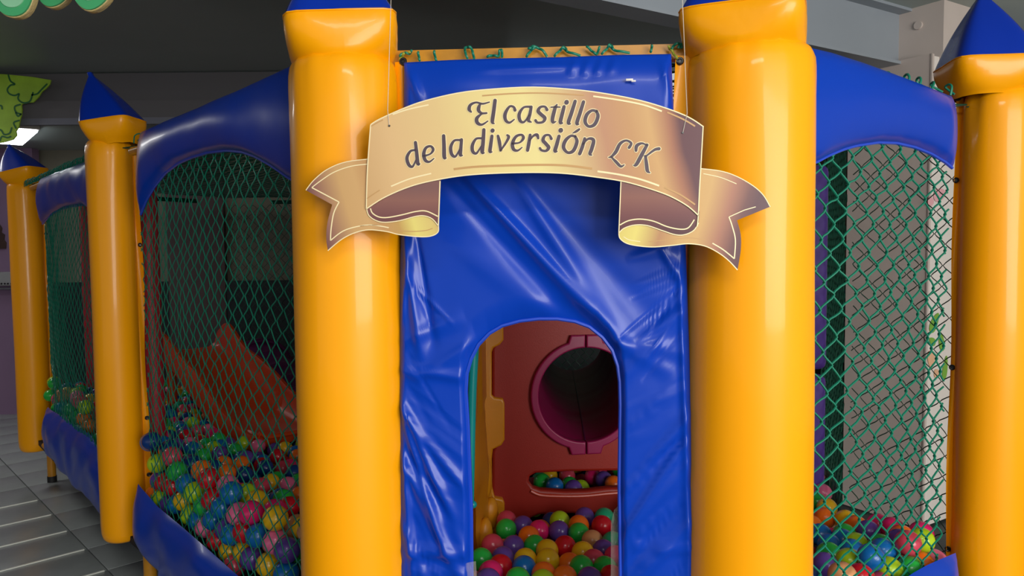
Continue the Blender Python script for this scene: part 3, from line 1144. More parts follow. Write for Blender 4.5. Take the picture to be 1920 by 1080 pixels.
# ------------------------------------------------------------------ ribbon sign
WSG = Wall(P_L1, P_R1, .185)
sgc = WSG.sz(1005, 330)
sg = thing('ribbon_sign', 'gold ribbon-shaped sign board with dark script hanging over the entrance', 'sign', (*WSG.pt(sgc[0], 0)[:2], sgc[1]), WSG.rot)
iv = world_of(sg)
x0 = WSG.sz(690, 330)[0]-sgc[0]
x1 = WSG.sz(1320, 330)[0]-sgc[0]
BAND = ramp_mat('sign_band_print', 'X', x0, x1, [(0, (206, 166, 116)), (.12, (222, 184, 132)), (.28, (224, 194, 136)), (.40, (230, 208, 142)), (.55, (232, 216, 148)), (.66, (214, 186, 134)), (.76, (190, 142, 112)), (.84, (196, 150, 106)), (.90, (206, 164, 112)), (.955, (168, 116, 92)), (.99, (104, 72, 76))], .3, .03, .25)
xa = WSG.sz(575, 330)[0]-sgc[0]
xb = WSG.sz(827, 330)[0]-sgc[0]
TAILL = ramp_mat('sign_left_tail_print', 'X', xa, xb, [(0, (96, 62, 66)), (.10, (150, 106, 92)), (.28, (204, 162, 108)), (.40, (208, 166, 112)), (.5, (196, 150, 100)), (.62, (196, 156, 92)), (.74, (226, 210, 120)), (.88, (216, 190, 116)), (1, (196, 150, 112))], .3, .02, .28)
xa = WSG.sz(1160, 330)[0]-sgc[0]
xb = WSG.sz(1443, 330)[0]-sgc[0]
TAILR = ramp_mat('sign_right_tail_print', 'X', xa, xb, [(0, (200, 154, 108)), (.14, (216, 196, 112)), (.26, (226, 210, 120)), (.42, (184, 138, 100)), (.56, (206, 166, 108)), (.68, (206, 166, 110)), (.82, (170, 118, 96)), (.93, (112, 74, 72)), (1, (90, 58, 64))], .3, .02, -.28)
CURL = ramp_mat('sign_curl_print', 'Z', WSG.sz(1000, 432)[1]-sgc[1], WSG.sz(1000, 340)[1]-sgc[1], [(0, (92, 62, 66)), (.4, (120, 78, 78)), (.75, (142, 98, 88)), (1, (128, 92, 88))], .3, .02)
CREAM = mat('cream_print', (246, 228, 178), .35)
EDGE = mat('pale_board_edge', (236, 226, 205), .5)
INK = mat('dark_violet_ink', (84, 70, 80), .3)
LINE1 = mat('tan_print_line', (196, 152, 96), .35)


def sgplate(nm, pxs, m, front, depth, par=sg):
    O = [WSG.sz(*q) for q in pxs]
    V, Fc = plate([O], depth)
    return obj(nm, [WSG.pt(v.x, v.z, front-v.y) for v in V], Fc, m, par, sm=0)


btop = cat_rom([(697, 235), (715, 224), (760, 204), (800, 190), (860, 176), (920, 169), (1000, 165), (1080, 170), (1140, 178), (1200, 190), (1250, 205), (1290, 221), (1318, 239)], 4)
bbot = cat_rom([(1309, 405), (1290, 388), (1265, 373), (1240, 362), (1200, 349), (1165, 340), (1120, 333), (1060, 326), (1000, 324), (920, 326), (860, 331), (800, 342), (760, 354), (720, 372), (689, 392)], 4)
band_px = btop+[(1314, 310), (1311, 360)]+bbot+[(691, 320)]
sgplate('ribbon_band', band_px, BAND, .008, .008)
lcurl = cat_rom([(689, 392), (693, 404), (705, 413), (722, 417), (750, 414), (780, 406), (797, 405), (812, 411), (823, 424)], 5)
sgplate('ribbon_underside', [(700, 386), (760, 348), (827, 332)]+[(825, 380)]+lcurl[::-1], CURL, .0055, .0055)
rcurl = cat_rom([(1160, 437), (1170, 428), (1190, 422), (1213, 423), (1240, 432), (1265, 440), (1283, 440), (1300, 432), (1309, 418)], 5)
sgplate('ribbon_underside', [(1165, 334), (1240, 350), (1300, 390), (1311, 396)]+rcurl[::-1]+[(1162, 390)], CURL, .0055, .0055)
ltail = cat_rom([(823, 424), (822, 435), (811, 442), (790, 444), (750, 440), (725, 434), (692, 431), (665, 437), (640, 450), (616, 470)], 5) + cat_rom([(616, 470), (613, 448), (615, 418), (624, 384)], 4)[1:] + cat_rom([(575, 357), (590, 338), (615, 318), (650, 304), (700, 298)], 5) + [(700, 395)]
sgplate('ribbon_tail', ltail+lcurl[2:-1], TAILL, .004, .004)
rtail = cat_rom([(1160, 437), (1163, 448), (1180, 458), (1220, 463), (1260, 460), (1290, 457), (1320, 461), (1345, 473), (1365, 488), (1382, 506)], 5) + cat_rom([(1382, 506), (1388, 470), (1388, 440), (1381, 413)], 4)[1:] + cat_rom([(1443, 388), (1430, 366), (1410, 348), (1380, 331), (1350, 321), (1308, 316)], 5) + [(1306, 400)]
sgplate('ribbon_tail', rtail+rcurl[::-1][1:-1], TAILR, .004, .004)
# printed rims and inset lines
mb = MB()


def ln(pts, w, off, k=5, smoothit=True):
    P = cat_rom(pts, k) if smoothit else pts
    mb.add(*stroke(P, w, WSG, off, False))


ln(btop, 2.2, .0086, smoothit=False)
ln(bbot, 2.2, .0086, smoothit=False)
ln([(697, 235), (691, 320), (689, 392)], 2, .0086)
ln([(1317, 239), (1313, 310), (1310, 360), (1308, 405), (1306, 425)], 2, .0086)
ln(lcurl, 1.8, .0061, smoothit=False)
ln(rcurl, 1.8, .0061, smoothit=False)
ln([(826, 340), (823, 424)], 2.2, .0061, smoothit=False)
ln([(1164, 340), (1160, 437)], 1.8, .0061, smoothit=False)
ln(ltail[:46], 1.8, .0045, smoothit=False)
ln(rtail[:46], 1.8, .0045, smoothit=False)
ln(ltail[-22:-1], 1.6, .0045, smoothit=False)
ln(rtail[-27:-1], 1.6, .0045, smoothit=False)
ln([(696, 391), (700, 400), (712, 407), (728, 408), (755, 403), (780, 397), (800, 396), (822, 406)], 2.2, .0061)
ln([(1162, 422), (1178, 414), (1200, 411), (1225, 415), (1250, 425), (1275, 430), (1290, 427), (1301, 412)], 2.2, .0061)
ln([(692, 308), (660, 312), (628, 323), (603, 339), (586, 352)], 1.8, .0045)
ln([(586, 352), (637, 379)], 2.2, .0045, smoothit=False)
ln([(637, 379), (627, 400), (622, 430), (621, 451)], 2.2, .0045)
ln([(621, 451), (645, 433), (675, 424), (700, 422), (730, 427)], 2, .0045)
ln([(1366, 407), (1372, 424), (1378, 450), (1376, 485)], 2.2, .0045)
ln([(1376, 485), (1355, 468), (1335, 456)], 2.2, .0045)
ln([(1366, 407), (1395, 394), (1416, 388)], 1.6, .0045, smoothit=False)
ln([(1318, 326), (1350, 333), (1380, 345)], 1.4, .0045)
ln([(1169, 444), (1180, 450), (1200, 453)], 1.4, .0045)
ln([(738, 216), (765, 207), (805, 198)], 2.6, .0086)
ln([(1112, 182), (1160, 189), (1205, 198), (1240, 210)], 3, .0086)
ln([(1120, 322), (1160, 328), (1200, 337), (1235, 349)], 3.4, .0086)
ln([(735, 350), (770, 336), (810, 326)], 2.6, .0086)
ln([(1176, 300), (1176.1, 300)], .1, .0086, smoothit=False)
mb.obj('cream_trim_line', CREAM, sg, sm=0)
mb = MB()
ln([(905, 181), (960, 177), (1020, 176), (1095, 180)], 2.6, .0086)
ln([(852, 318), (900, 313), (1000, 310), (1060, 311), (1110, 317)], 4, .0086)
ln([(698, 238), (708, 232), (720, 226)], 1.8, .0086)
ln([(1250, 212), (1280, 225), (1302, 238)], 3, .0086)
ln([(1245, 352), (1275, 366), (1302, 384)], 3, .0086)
ln([(690, 373), (700, 366), (714, 357)], 1.8, .0086)
ln([(745, 432), (775, 434), (800, 432), (812, 428)], 1.4, .0045)
ln([(676, 424), (700, 422), (716, 423)], 1.4, .0045)
ln([(1216, 453), (1250, 450), (1290, 446), (1322, 450)], 1.4, .0045)
mb.obj('tan_trim_line', LINE1, sg, sm=0)
# lettering, traced stroke by stroke
A = (6.0, 680, 160)
B = (16/3, 980, 160)
G = [
    (A, [(1228, 308, 20), (1205, 278, 40), (1222, 228, 32), (1285, 202, 22), (1355, 217, 22), (1432, 198, 14)]),
    (A, [(1335, 215, 16), (1315, 250, 38), (1312, 292, 40), (1345, 322, 26), (1400, 321, 22)]),
    (A, [(1345, 330, 18), (1292, 378, 40), (1298, 430, 40), (1348, 450, 26), (1415, 410, 14)]),
    (A, [(1495, 180, 40), (1480, 300, 42), (1465, 415, 40), (1485, 438, 14)]),
    (A, [(1718, 288, 36), (1702, 252, 26), (1655, 250, 26), (1608, 330, 40), (1613, 398, 36), (1655, 428, 26), (1710, 392, 14)]),
    (A, [(1885, 250, 26), (1815, 258, 24), (1766, 330, 38), (1775, 405, 36), (1820, 420, 24), (1880, 340, 14)]),
    (A, [(1900, 252, 32), (1885, 330, 38), (1868, 400, 38), (1900, 422, 14)]),
    (B, [(245, 252, 32), (225, 222, 22), (180, 226, 26), (157, 265, 36), (188, 300, 36), (224, 335, 36), (205, 373, 26), (152, 380, 24), (132, 358, 28)]),
    (B, [(345, 200, 14), (325, 240, 34), (300, 340, 38), (306, 378, 28), (335, 368, 10)]),
    (B, [(285, 227, 14), (330, 224, 15), (375, 226, 14)]),
    (B, [(415, 222, 34), (395, 300, 38), (378, 378, 36), (402, 384, 12)]),
    (B, [(441, 176, 46), (439, 180, 46)]),
    (B, [(525, 168, 34), (490, 280, 38), (458, 380, 36), (480, 392, 12)]),
    (B, [(608, 174, 34), (575, 280, 38), (542, 385, 36), (562, 396, 12)]),
    (B, [(738, 268, 28), (752, 320, 36), (718, 398, 36), (660, 418, 28), (624, 370, 36), (642, 300, 36), (692, 260, 28), (738, 268, 28)]),
    (A, [(600, 735, 22), (548, 748, 28), (510, 820, 38), (530, 898, 38), (572, 920, 26), (608, 850, 16)]),
    (A, [(605, 650, 36), (618, 760, 40), (632, 885, 40), (655, 888, 12)]),
    (A, [(695, 802, 24), (770, 778, 20), (803, 730, 32), (775, 692, 26), (722, 710, 32), (697, 780, 40), (715, 848, 38), (760, 866, 24), (812, 828, 12)]),
    (A, [(920, 575, 38), (925, 700, 42), (928, 815, 42), (950, 822, 12)]),
    (A, [(1098, 622, 24), (1038, 630, 26), (1000, 700, 38), (1010, 780, 38), (1052, 806, 26), (1096, 730, 14)]),
    (A, [(1120, 618, 34), (1112, 720, 38), (1108, 788, 38), (1132, 794, 12)]),
    (A, [(1340, 602, 24), (1282, 610, 26), (1242, 680, 38), (1246, 750, 38), (1288, 770, 26), (1340, 690, 14)]),
    (A, [(1370, 508, 38), (1362, 640, 42), (1352, 755, 42), (1376, 765, 12)]),
    (A, [(1460, 578, 36), (1446, 680, 40), (1438, 750, 38), (1462, 755, 12)]),
    (A, [(1468, 515, 46), (1466, 519, 46)]),
    (A, [(1528, 576, 30), (1545, 650, 40), (1556, 738, 28)]),
    (A, [(1556, 742, 18), (1612, 660, 26), (1648, 590, 32), (1632, 568, 24)]),
    (A, [(1690, 662, 24), (1770, 650, 20), (1812, 600, 34), (1790, 564, 26), (1728, 585, 32), (1690, 660, 40), (1702, 725, 38), (1748, 740, 24), (1798, 704, 12)]),
    (B, [(78, 503, 28), (64, 590, 36), (52, 655, 32)]),
    (B, [(72, 560, 12), (110, 512, 22), (146, 502, 32), (158, 535, 24)]),
    (B, [(288, 540, 30), (268, 505, 22), (225, 510, 26), (206, 555, 36), (236, 592, 36), (262, 628, 36), (236, 660, 26), (192, 655, 24), (176, 635, 26)]),
    (B, [(365, 515, 34), (342, 600, 38), (325, 662, 36), (348, 667, 10)]),
    (B, [(383, 455, 46), (381, 459, 46)]),
    (B, [(525, 518, 26), (543, 570, 36), (508, 658, 36), (452, 678, 28), (410, 628, 36), (428, 560, 36), (482, 512, 26), (525, 518, 26)]),
    (B, [(500, 485, 8), (535, 468, 26), (566, 446, 22)]),
    (B, [(620, 538, 28), (597, 620, 36), (570, 690, 34)]),
    (B, [(598, 600, 12), (655, 542, 24), (708, 555, 36), (690, 640, 38), (672, 690, 34), (692, 704, 10)]),
    (B, [(1062, 628, 30), (1082, 585, 26), (1032, 558, 22), (972, 590, 32), (930, 670, 36), (885, 718, 22), (858, 725, 10)]),
    (B, [(880, 718, 14), (932, 770, 30), (978, 815, 26), (1012, 800, 12)]),
    (B, [(1130, 658, 28), (1138, 610, 36), (1188, 586, 22), (1240, 606, 14)]),
    (B, [(1240, 602, 30), (1192, 690, 38), (1134, 795, 36), (1105, 803, 10)]),
    (B, [(1358, 640, 34), (1312, 652, 26), (1228, 715, 16)]),
    (B, [(1224, 715, 28), (1234, 790, 36), (1244, 858, 34), (1268, 878, 12)]),
]
halo = MB()
GL = [0, 0, 0, 1, 2, 3, 3, 4, 5, 5, 6, 6, 7, 8, 9, 10, 10, 11, 12, 13, 13, 14, 14, 15, 15, 16, 16, 17, 18, 18, 19, 20, 20, 21, 21, 22, 22, 23, 23, 24, 24, 24, 24]
glyphs = {}
for gi, ((k_, ox, oy), pts) in zip(GL, G):
    ink = glyphs.setdefault(gi, MB())
    Q = [(ox+x/k_, oy+y/k_, w/k_) for x, y, w in pts]
    Q = cat_rom(Q, 6)
    P2 = [(q[0], q[1]) for q in Q]
    ink.add(*stroke(P2, [max(.6, q[2]) for q in Q], WSG, .0094))
    halo.add(*stroke(P2, [max(.6, q[2])+2.6 for q in Q], WSG, .0088))
halo.obj('lettering_outline', CREAM, sg, sm=0, kind='stuff')
for g_ in glyphs.values():
    g_.obj('letter', INK, sg, sm=0)
# nylon threads it hangs by
THR = clear('nylon_thread', (225, 215, 200), .55)
hole = MB()
for hx, hy, ex, ey, tx in ((732, 237, 729, 208, 734), (1279, 250, 1287, 214, 1279)):
    h_, e_ = WSG.pt(*WSG.sz(hx, hy), .0095), WSG.pt(*WSG.sz(ex, ey), .0095)
    t_ = WSG.pt(*WSG.sz(tx, 0), .004)
    t_ = e_+(t_-e_)*((2.79-e_.z)/(t_.z-e_.z))
    MB().tube([h_, e_, t_], .0008, 5).obj('thread', THR, sg)
    hole.tube([h_-Vector((0, .0005, 0)), h_+Vector((0, .001, 0))], .0022, 10)
hole.obj('thread_hole', DARKM, sg)

# ------------------------------------------------------------------ balls
D = .077
RB = D/2
PAL = {'red': (200, 20, 36), 'green': (40, 176, 66), 'lime': (170, 204, 30), 'blue': (14, 104, 178), 'navy': (16, 56, 120), 'yellow': (232, 182, 24), 'orange': (240, 112, 26), 'pink': (232, 110, 150), 'magenta': (226, 34, 106), 'purple': (96, 64, 150), 'tan': (214, 150, 100), 'teal': (30, 166, 120), 'rose': (206, 66, 88)}
BM = {k: mat(k+'_ball_plastic', v, .26, .45, .1) for k, v in PAL.items()}
CN = list(PAL)
dl_n = Vector((WL.n.x, WL.n.y))


def wall_dist(w, x, y):
    return -((x-w.p.x)*w.n.x+(y-w.p.y)*w.n.y)


def hs(x, y):
    dl = max(0, wall_dist(WL, x, y))
    dk_ = max(0, wall_dist(WK, x, y))
    dr = max(0, wall_dist(WR, x, y))
    h = .475+.15*math.exp(-dl/.33)+.16*math.exp(-dk_/.4)+.17*math.exp(-dr/.42)
    df = wall_dist(WF, x, y)
    h -= .05*max(0, 1-df/1.0)*(1 if -.2 < x < .5 else .2)
    return h


def drop(px, py, shift=0.0):
    d = ray(px, py)
    t = 1.5
    while t < 8:
        q = EYE+d*(t/d.y)
        if q.z < hs(q.x, q.y)+shift:
            return q
        t += .01
    return q


trace = []


def tr(ox, oy, k, rows_):
    for x, y, c_ in rows_:
        trace.append((ox+x/k, oy+y/k, c_))


tr(860, 860, 4.909, [(460, 580, 'rose'), (490, 645, 'green'), (930, 575, 'lime'), (1160, 540, 'purple'), (1340, 545, 'teal'), (1318, 618, 'red'), (1105, 615, 'orange'), (875, 670, 'purple'), (1100, 698, 'green'), (720, 660, 'magenta'), (665, 745, 'orange'), (640, 785, 'green'), (512, 800, 'purple'), (795, 830, 'yellow'), (970, 820, 'red'), (1235, 750, 'tan'), (1155, 865, 'yellow'), (1370, 780, 'teal'), (1335, 845, 'purple'), (1430, 900, 'magenta'), (1240, 940, 'rose'), (655, 935, 'yellow'), (840, 950, 'yellow'), (975, 970, 'orange'), (1125, 995, 'green'), (1310, 1030, 'green'), (1360, 1065, 'red'), (430, 930, 'purple'), (410, 990, 'red'), (235, 930, 'green'), (300, 1050, 'magenta'), (612, 1015, 'blue'), (790, 1075, 'orange'), (965, 1095, 'orange'), (570, 1120, 'green'), (755, 1125, 'lime'), (1175, 1110, 'purple'), (270, 1130, 'purple'), (410, 800, 'rose'), (600, 640, 'purple')])
tr(1500, 820, 4.153, [(555, 590, 'green'), (740, 605, 'green'), (840, 690, 'green'), (975, 615, 'pink'), (1075, 730, 'red'), (1085, 690, 'lime'), (1000, 740, 'magenta'), (955, 830, 'lime'), (700, 705, 'magenta'), (610, 685, 'magenta'), (530, 735, 'purple'), (350, 650, 'yellow'), (450, 690, 'orange'), (210, 550, 'yellow'), (205, 630, 'orange'), (185, 760, 'blue'), (320, 760, 'green'), (345, 815, 'blue'), (440, 835, 'lime'), (245, 840, 'blue'), (240, 910, 'green'), (195, 1000, 'purple'), (395, 965, 'lime'), (395, 885, 'blue'), (330, 1080, 'tan'), (555, 970, 'blue'), (672, 885, 'blue'), (625, 840, 'green'), (745, 815, 'purple'), (800, 775, 'orange'), (830, 880, 'rose'), (825, 990, 'green'), (725, 1040, 'lime'), (915, 970, 'orange'), (1030, 950, 'pink'), (470, 1090, 'red'), (620, 1100, 'rose')])
tr(260, 820, 4.153, [(300, 265, 'green'), (150, 250, 'lime'), (155, 315, 'purple'), (270, 390, 'red'), (205, 350, 'red'), (140, 420, 'orange'), (180, 470, 'lime'), (230, 520, 'purple'), (300, 505, 'blue'), (360, 515, 'yellow'), (395, 365, 'blue'), (450, 455, 'lime'), (485, 515, 'green'), (410, 595, 'lime'), (590, 515, 'red'), (555, 360, 'red'), (685, 390, 'pink'), (740, 495, 'blue'), (650, 565, 'blue'), (765, 580, 'pink'), (890, 595, 'magenta'), (1045, 575, 'magenta'), (1065, 645, 'yellow'), (925, 755, 'blue'), (1065, 795, 'pink'), (705, 715, 'purple'), (620, 740, 'red'), (600, 650, 'blue'), (510, 665, 'pink'), (465, 640, 'blue'), (695, 875, 'yellow'), (790, 855, 'yellow'), (870, 930, 'purple'), (1010, 990, 'yellow'), (1150, 1050, 'blue'), (1155, 890, 'purple'), (815, 705, 'red'), (740, 760, 'blue'), (915, 500, 'yellow'), (835, 440, 'lime'), (1025, 355, 'yellow'), (955, 390, 'rose'), (820, 295, 'navy'), (985, 240, 'navy'), (585, 245, 'navy'), (1125, 485, 'green'), (1125, 245, 'rose'), (1170, 545, 'red'), (930, 70, 'pink'), (820, 45, 'lime'), (745, 105, 'green'), (415, 95, 'blue'), (500, 150, 'green'), (420, 210, 'navy'), (1080, 150, 'red'), (1140, 90, 'yellow'), (630, 130, 'purple'), (580, 90, 'lime'), (745, 965, 'rose'), (480, 270, 'orange'), (660, 210, 'orange'), (680, 280, 'orange'), (800, 210, 'orange'), (260, 150, 'rose'), (1160, 380, 'pink')])
tr(0, 720, 3.0, [(345, 80, 'orange'), (390, 145, 'green'), (470, 195, 'orange'), (505, 240, 'orange'), (480, 130, 'lime'), (345, 120, 'blue'), (450, 100, 'rose'), (505, 90, 'yellow'), (430, 190, 'green'), (350, 150, 'green')])

pts, cols, fixed = [], [], []
poly2 = [Vector((p[0], p[1])) for p in poly]


def inside(x, y, m=.05):
    ins = False
    for i in range(len(poly2)):
        a_, b_ = poly2[i], poly2[(i+1) % len(poly2)]
        if (a_.y > y) != (b_.y > y) and x < (b_.x-a_.x)*(y-a_.y)/(b_.y-a_.y)+a_.x:
            ins = not ins
        ab = b_-a_
        t_ = min(1, max(0, ((x-a_.x)*ab.x+(y-a_.y)*ab.y)/ab.length_squared))
        if (a_.x+ab.x*t_-x)**2+(a_.y+ab.y*t_-y)**2 < m*m:
            return False
    return ins


def in_tower(x, y):
    return any((x-q[0])**2+(y-q[1])**2 < (rr+RB+.02)**2 for q, rr in ((P_L1, .14), (P_R1, .15), (P_L2, .11), (P_L3, .11), (P_R2, .12)))


def blocked(p):
    x, y, z = p
    if in_tower(x, y):
        return True
    # red panel and ochre wall
    dpl = (x-WPL.p.x)*WPL.n.x+(y-WPL.p.y)*WPL.n.y
    spl = (x-WPL.p.x)*WPL.d.x+(y-WPL.p.y)*WPL.d.y
    if -.05-RB < dpl < RB+.012 and -.02 < spl < cs+.6:
        return True
    dws = (x-WS.p.x)*WS.n.x+(y-WS.p.y)*WS.n.y
    sws = (x-WS.p.x)*WS.d.x+(y-WS.p.y)*WS.d.y
    if -.05-RB < dws < RB+.03 and -.03 < sws < WS.L+.05:
        return True
    v = Vector((x, y))-SL_A
    t = v.dot(sd)/SLL
    l_ = v.dot(sc_)
    if -.05 < t < 1.06 and abs(l_) < .21+RB and z+RB > smoothip(t, zf)-.055:
        return True
    for q in ((-1.665, 3.40), (P_R2.x, P_R2.y+.10)):
        if (x-q[0])**2+(y-q[1])**2 < (RB+.047)**2:
            return True
    return False


for px, py, c_ in trace:
    q = drop(px, py)
    for _ in range(60):
        if inside(q.x, q.y, RB+.012):
            break
        d_ = ray(px, py)
        q = EYE+d_*((q.y+.012)/d_.y)
    pts.append(np.array(q))
    cols.append(c_)
# ease traced balls apart
for it in range(25):
    P = np.array(pts)
    kd = kdtree.KDTree(len(P))
    for i, p in enumerate(P):
        kd.insert(p, i)
    kd.balance()
    for i in range(len(P)):
        for co, j, dist in kd.find_range(P[i], D*.98):
            if j <= i or dist < 1e-6:
                continue
            v = (P[i]-P[j])/dist*(D*.98-dist)*.25
            pts[i] = pts[i]+v
            pts[j] = pts[j]-v
ok_ = [i for i in range(len(pts)) if inside(pts[i][0], pts[i][1], RB*.9) and not in_tower(pts[i][0], pts[i][1])]
pts, cols = [pts[i] for i in ok_], [cols[i] for i in ok_]
NT = len(pts)
tp2 = [proj(p) for p in pts]
# fill the rest of the heap, three layers deep
kd_pts = {}


def key(p):
    return (int(p[0]//D), int(p[1]//D), int(p[2]//D))


def near(p, lim):
    a_, b_, c_ = key(p)
    for i in (-1, 0, 1):
        for j in (-1, 0, 1):
            for k in (-1, 0, 1):
                for q in kd_pts.get((a_+i, b_+j, c_+k), ()):
                    if (q[0]-p[0])**2+(q[1]-p[1])**2+(q[2]-p[2])**2 < lim*lim:
                        return True
    return False


for p in pts:
    kd_pts.setdefault(key(p), []).append(p)
tr_np = np.array([(a_, b_, c_) for a_, b_, c_ in tp2])
WTS = [14, 13, 9, 12, 7, 9, 9, 8, 8, 9, 2, 3, 6]
for layer, (dz, jit) in enumerate(((0, .02), (-.055, .02), (-.10, .03))):
    i = 0
    y = 1.75
    while y < 6.2:
        x = -3.6+(.5*D if i % 2 else 0)+layer*.02
        while x < 2.2:
            xx, yy = x+random.uniform(-.013, .013), y+random.uniform(-.013, .013)
            x += D*1.02
            if not inside(xx, yy, RB+.004):
                continue
            zz = hs(xx, yy)+dz+random.uniform(-jit, jit)
            p = np.array((xx, yy, zz))
            if -.25 < xx < .5 and 2.68 < yy < 3.0 and zz > .445:      # the heap dips where it meets the red panel
                continue
            s_ = proj(p)
            if not (-60 < s_[0] < 1980 and s_[1] < 1180) or blocked(p) or near(p, D*.93):
                continue
            rp = RB*FPX/s_[2]
            dd = np.hypot(tr_np[:, 0]-s_[0], tr_np[:, 1]-s_[1])
            if np.any((dd < rp*1.35) & (tr_np[:, 2] > s_[2]+.004)):
                continue
            pts.append(p)
            cols.append(random.choices(CN, WTS)[0])
            kd_pts.setdefault(key(p), []).append(p)
        y += D*.89
        i += 1
pts = np.array(pts)


def ico(sub):
    bm = bmesh.new()
    bmesh.ops.create_icosphere(bm, subdivisions=sub, radius=RB)
    bm.verts.index_update()
    V = np.array([tuple(v.co) for v in bm.verts])
    Fc = np.array([[v.index for v in f_.verts] for f_ in bm.faces])
    bm.free()
    return V, Fc


def heap(name, idx, sub):
    V0, F0 = ico(sub)
    n, m = len(V0), len(F0)
    V = (pts[idx][:, None, :]+V0[None]).reshape(-1, 3)
    Fc = (F0[None]+(np.arange(len(idx))*n)[:, None, None]).reshape(-1, 3)
    me = bpy.data.meshes.new(name)
    me.vertices.add(len(V))
    me.vertices.foreach_set('co', V.ravel())
    me.loops.add(Fc.size)
    me.loops.foreach_set('vertex_index', Fc.ravel())
    me.polygons.add(len(Fc))
    me.polygons.foreach_set('loop_start', np.arange(0, Fc.size, 3))
    for c_ in CN:
        me.materials.append(BM[c_])
    me.polygons.foreach_set('material_index', np.repeat([CN.index(cols[i]) for i in idx], m))
    me.update(calc_edges=True)
    smooth(me)
    o = bpy.data.objects.new(name, me)
    C.objects.link(o)
    return o, m


alli = np.arange(len(pts))
tmp, per = heap('ball_probe', alli, 2)
bpy.context.view_layer.update()
dg = bpy.context.evaluated_depsgraph_get()
hits = {}
for py in range(740, 1080, 3):
    for px in range(60, 1800, 3):
        if 180 < px < 262 or 545 < px < 870 or 1170 < px < 1525:
            continue
        ok, loc, nn_, fi, ob, mx = S.ray_cast(dg, EYE, ray(px, py).normalized())
        if ok and ob.name == 'ball_probe':
            h_ = hits.setdefault(fi//per, [0, 0, 0])
            h_[0] += 1
            h_[1] += px
            h_[2] += py
bpy.data.objects.remove(tmp)
vis = [(h_[0], i, h_[1]/h_[0], h_[2]/h_[0]) for i, h_ in hits.items() if h_[0] >= 2]
vis.sort(reverse=True)
vis = vis[:300]


def region(x, y):
    if 860 < x < 1180:
        return 'through the low red slot' if y < 925 and x > 985 else 'in the doorway'
    if x < 182:
        return 'behind the net between the two leftmost towers'
    if x > 1500:
        return 'behind the right net'
    if y < 850:
        return 'far back beside the orange slide'
    if y < 905:
        return 'in the middle of the left pit'
    if y < 960:
        return 'nearer the left net'
    return 'close above the left blue skirt'


ORD = ['first', 'second', 'third', 'fourth', 'fifth', 'sixth', 'seventh', 'eighth', 'ninth', 'tenth', 'eleventh', 'twelfth', 'thirteenth', 'fourteenth', 'fifteenth', 'sixteenth', 'seventeenth', 'eighteenth', 'nineteenth', 'twentieth']
CW = {'rose': 'dull pink', 'navy': 'dark blue', 'teal': 'sea green', 'pink': 'pale pink'}
byk = {}
for h_, i, x, y in vis:
    byk.setdefault((region(x, y), cols[i]), []).append((x, y, i))
V0, F0 = ico(4)
bmesh_of = {}
for c_ in CN:
    me = bpy.data.meshes.new(c_+'_ball')
    me.from_pydata([tuple(v) for v in V0], [], [tuple(f_) for f_ in F0])
    me.materials.append(BM[c_])
    smooth(me)
    bmesh_of[c_] = me
for (rg, c_), lst in byk.items():
    lst.sort()
    cw = CW.get(c_, c_)
    for k, (x, y, i) in enumerate(lst):
        o = bpy.data.objects.new('pit_ball', bmesh_of[c_])
        C.objects.link(o)
        o.location = pts[i]
        o.rotation_euler = (random.random()*6, random.random()*6, 0)
        if len(lst) == 1:
            lb = f'the only {cw} plastic ball {rg}'
        elif k == 0:
            lb = f'leftmost {cw} plastic ball {rg}'
        elif k == len(lst)-1:
            lb = f'rightmost {cw} plastic ball {rg}'
        else:
            lb = f'{ORD[min(k, 19)]} {cw} ball from the left {rg}'
        tag(o, lb, 'ball', 'plastic balls '+rg)
chosen = {i for _, i, _, _ in vis}
rest = np.array([i for i in alli if i not in chosen])
o, _ = heap('ball_heap', rest, 2)
o['kind'] = 'stuff'
o['label'] = 'many more coloured plastic balls filling the pit beneath and behind the nearest'
o['category'] = 'balls'

# ------------------------------------------------------------------ nets


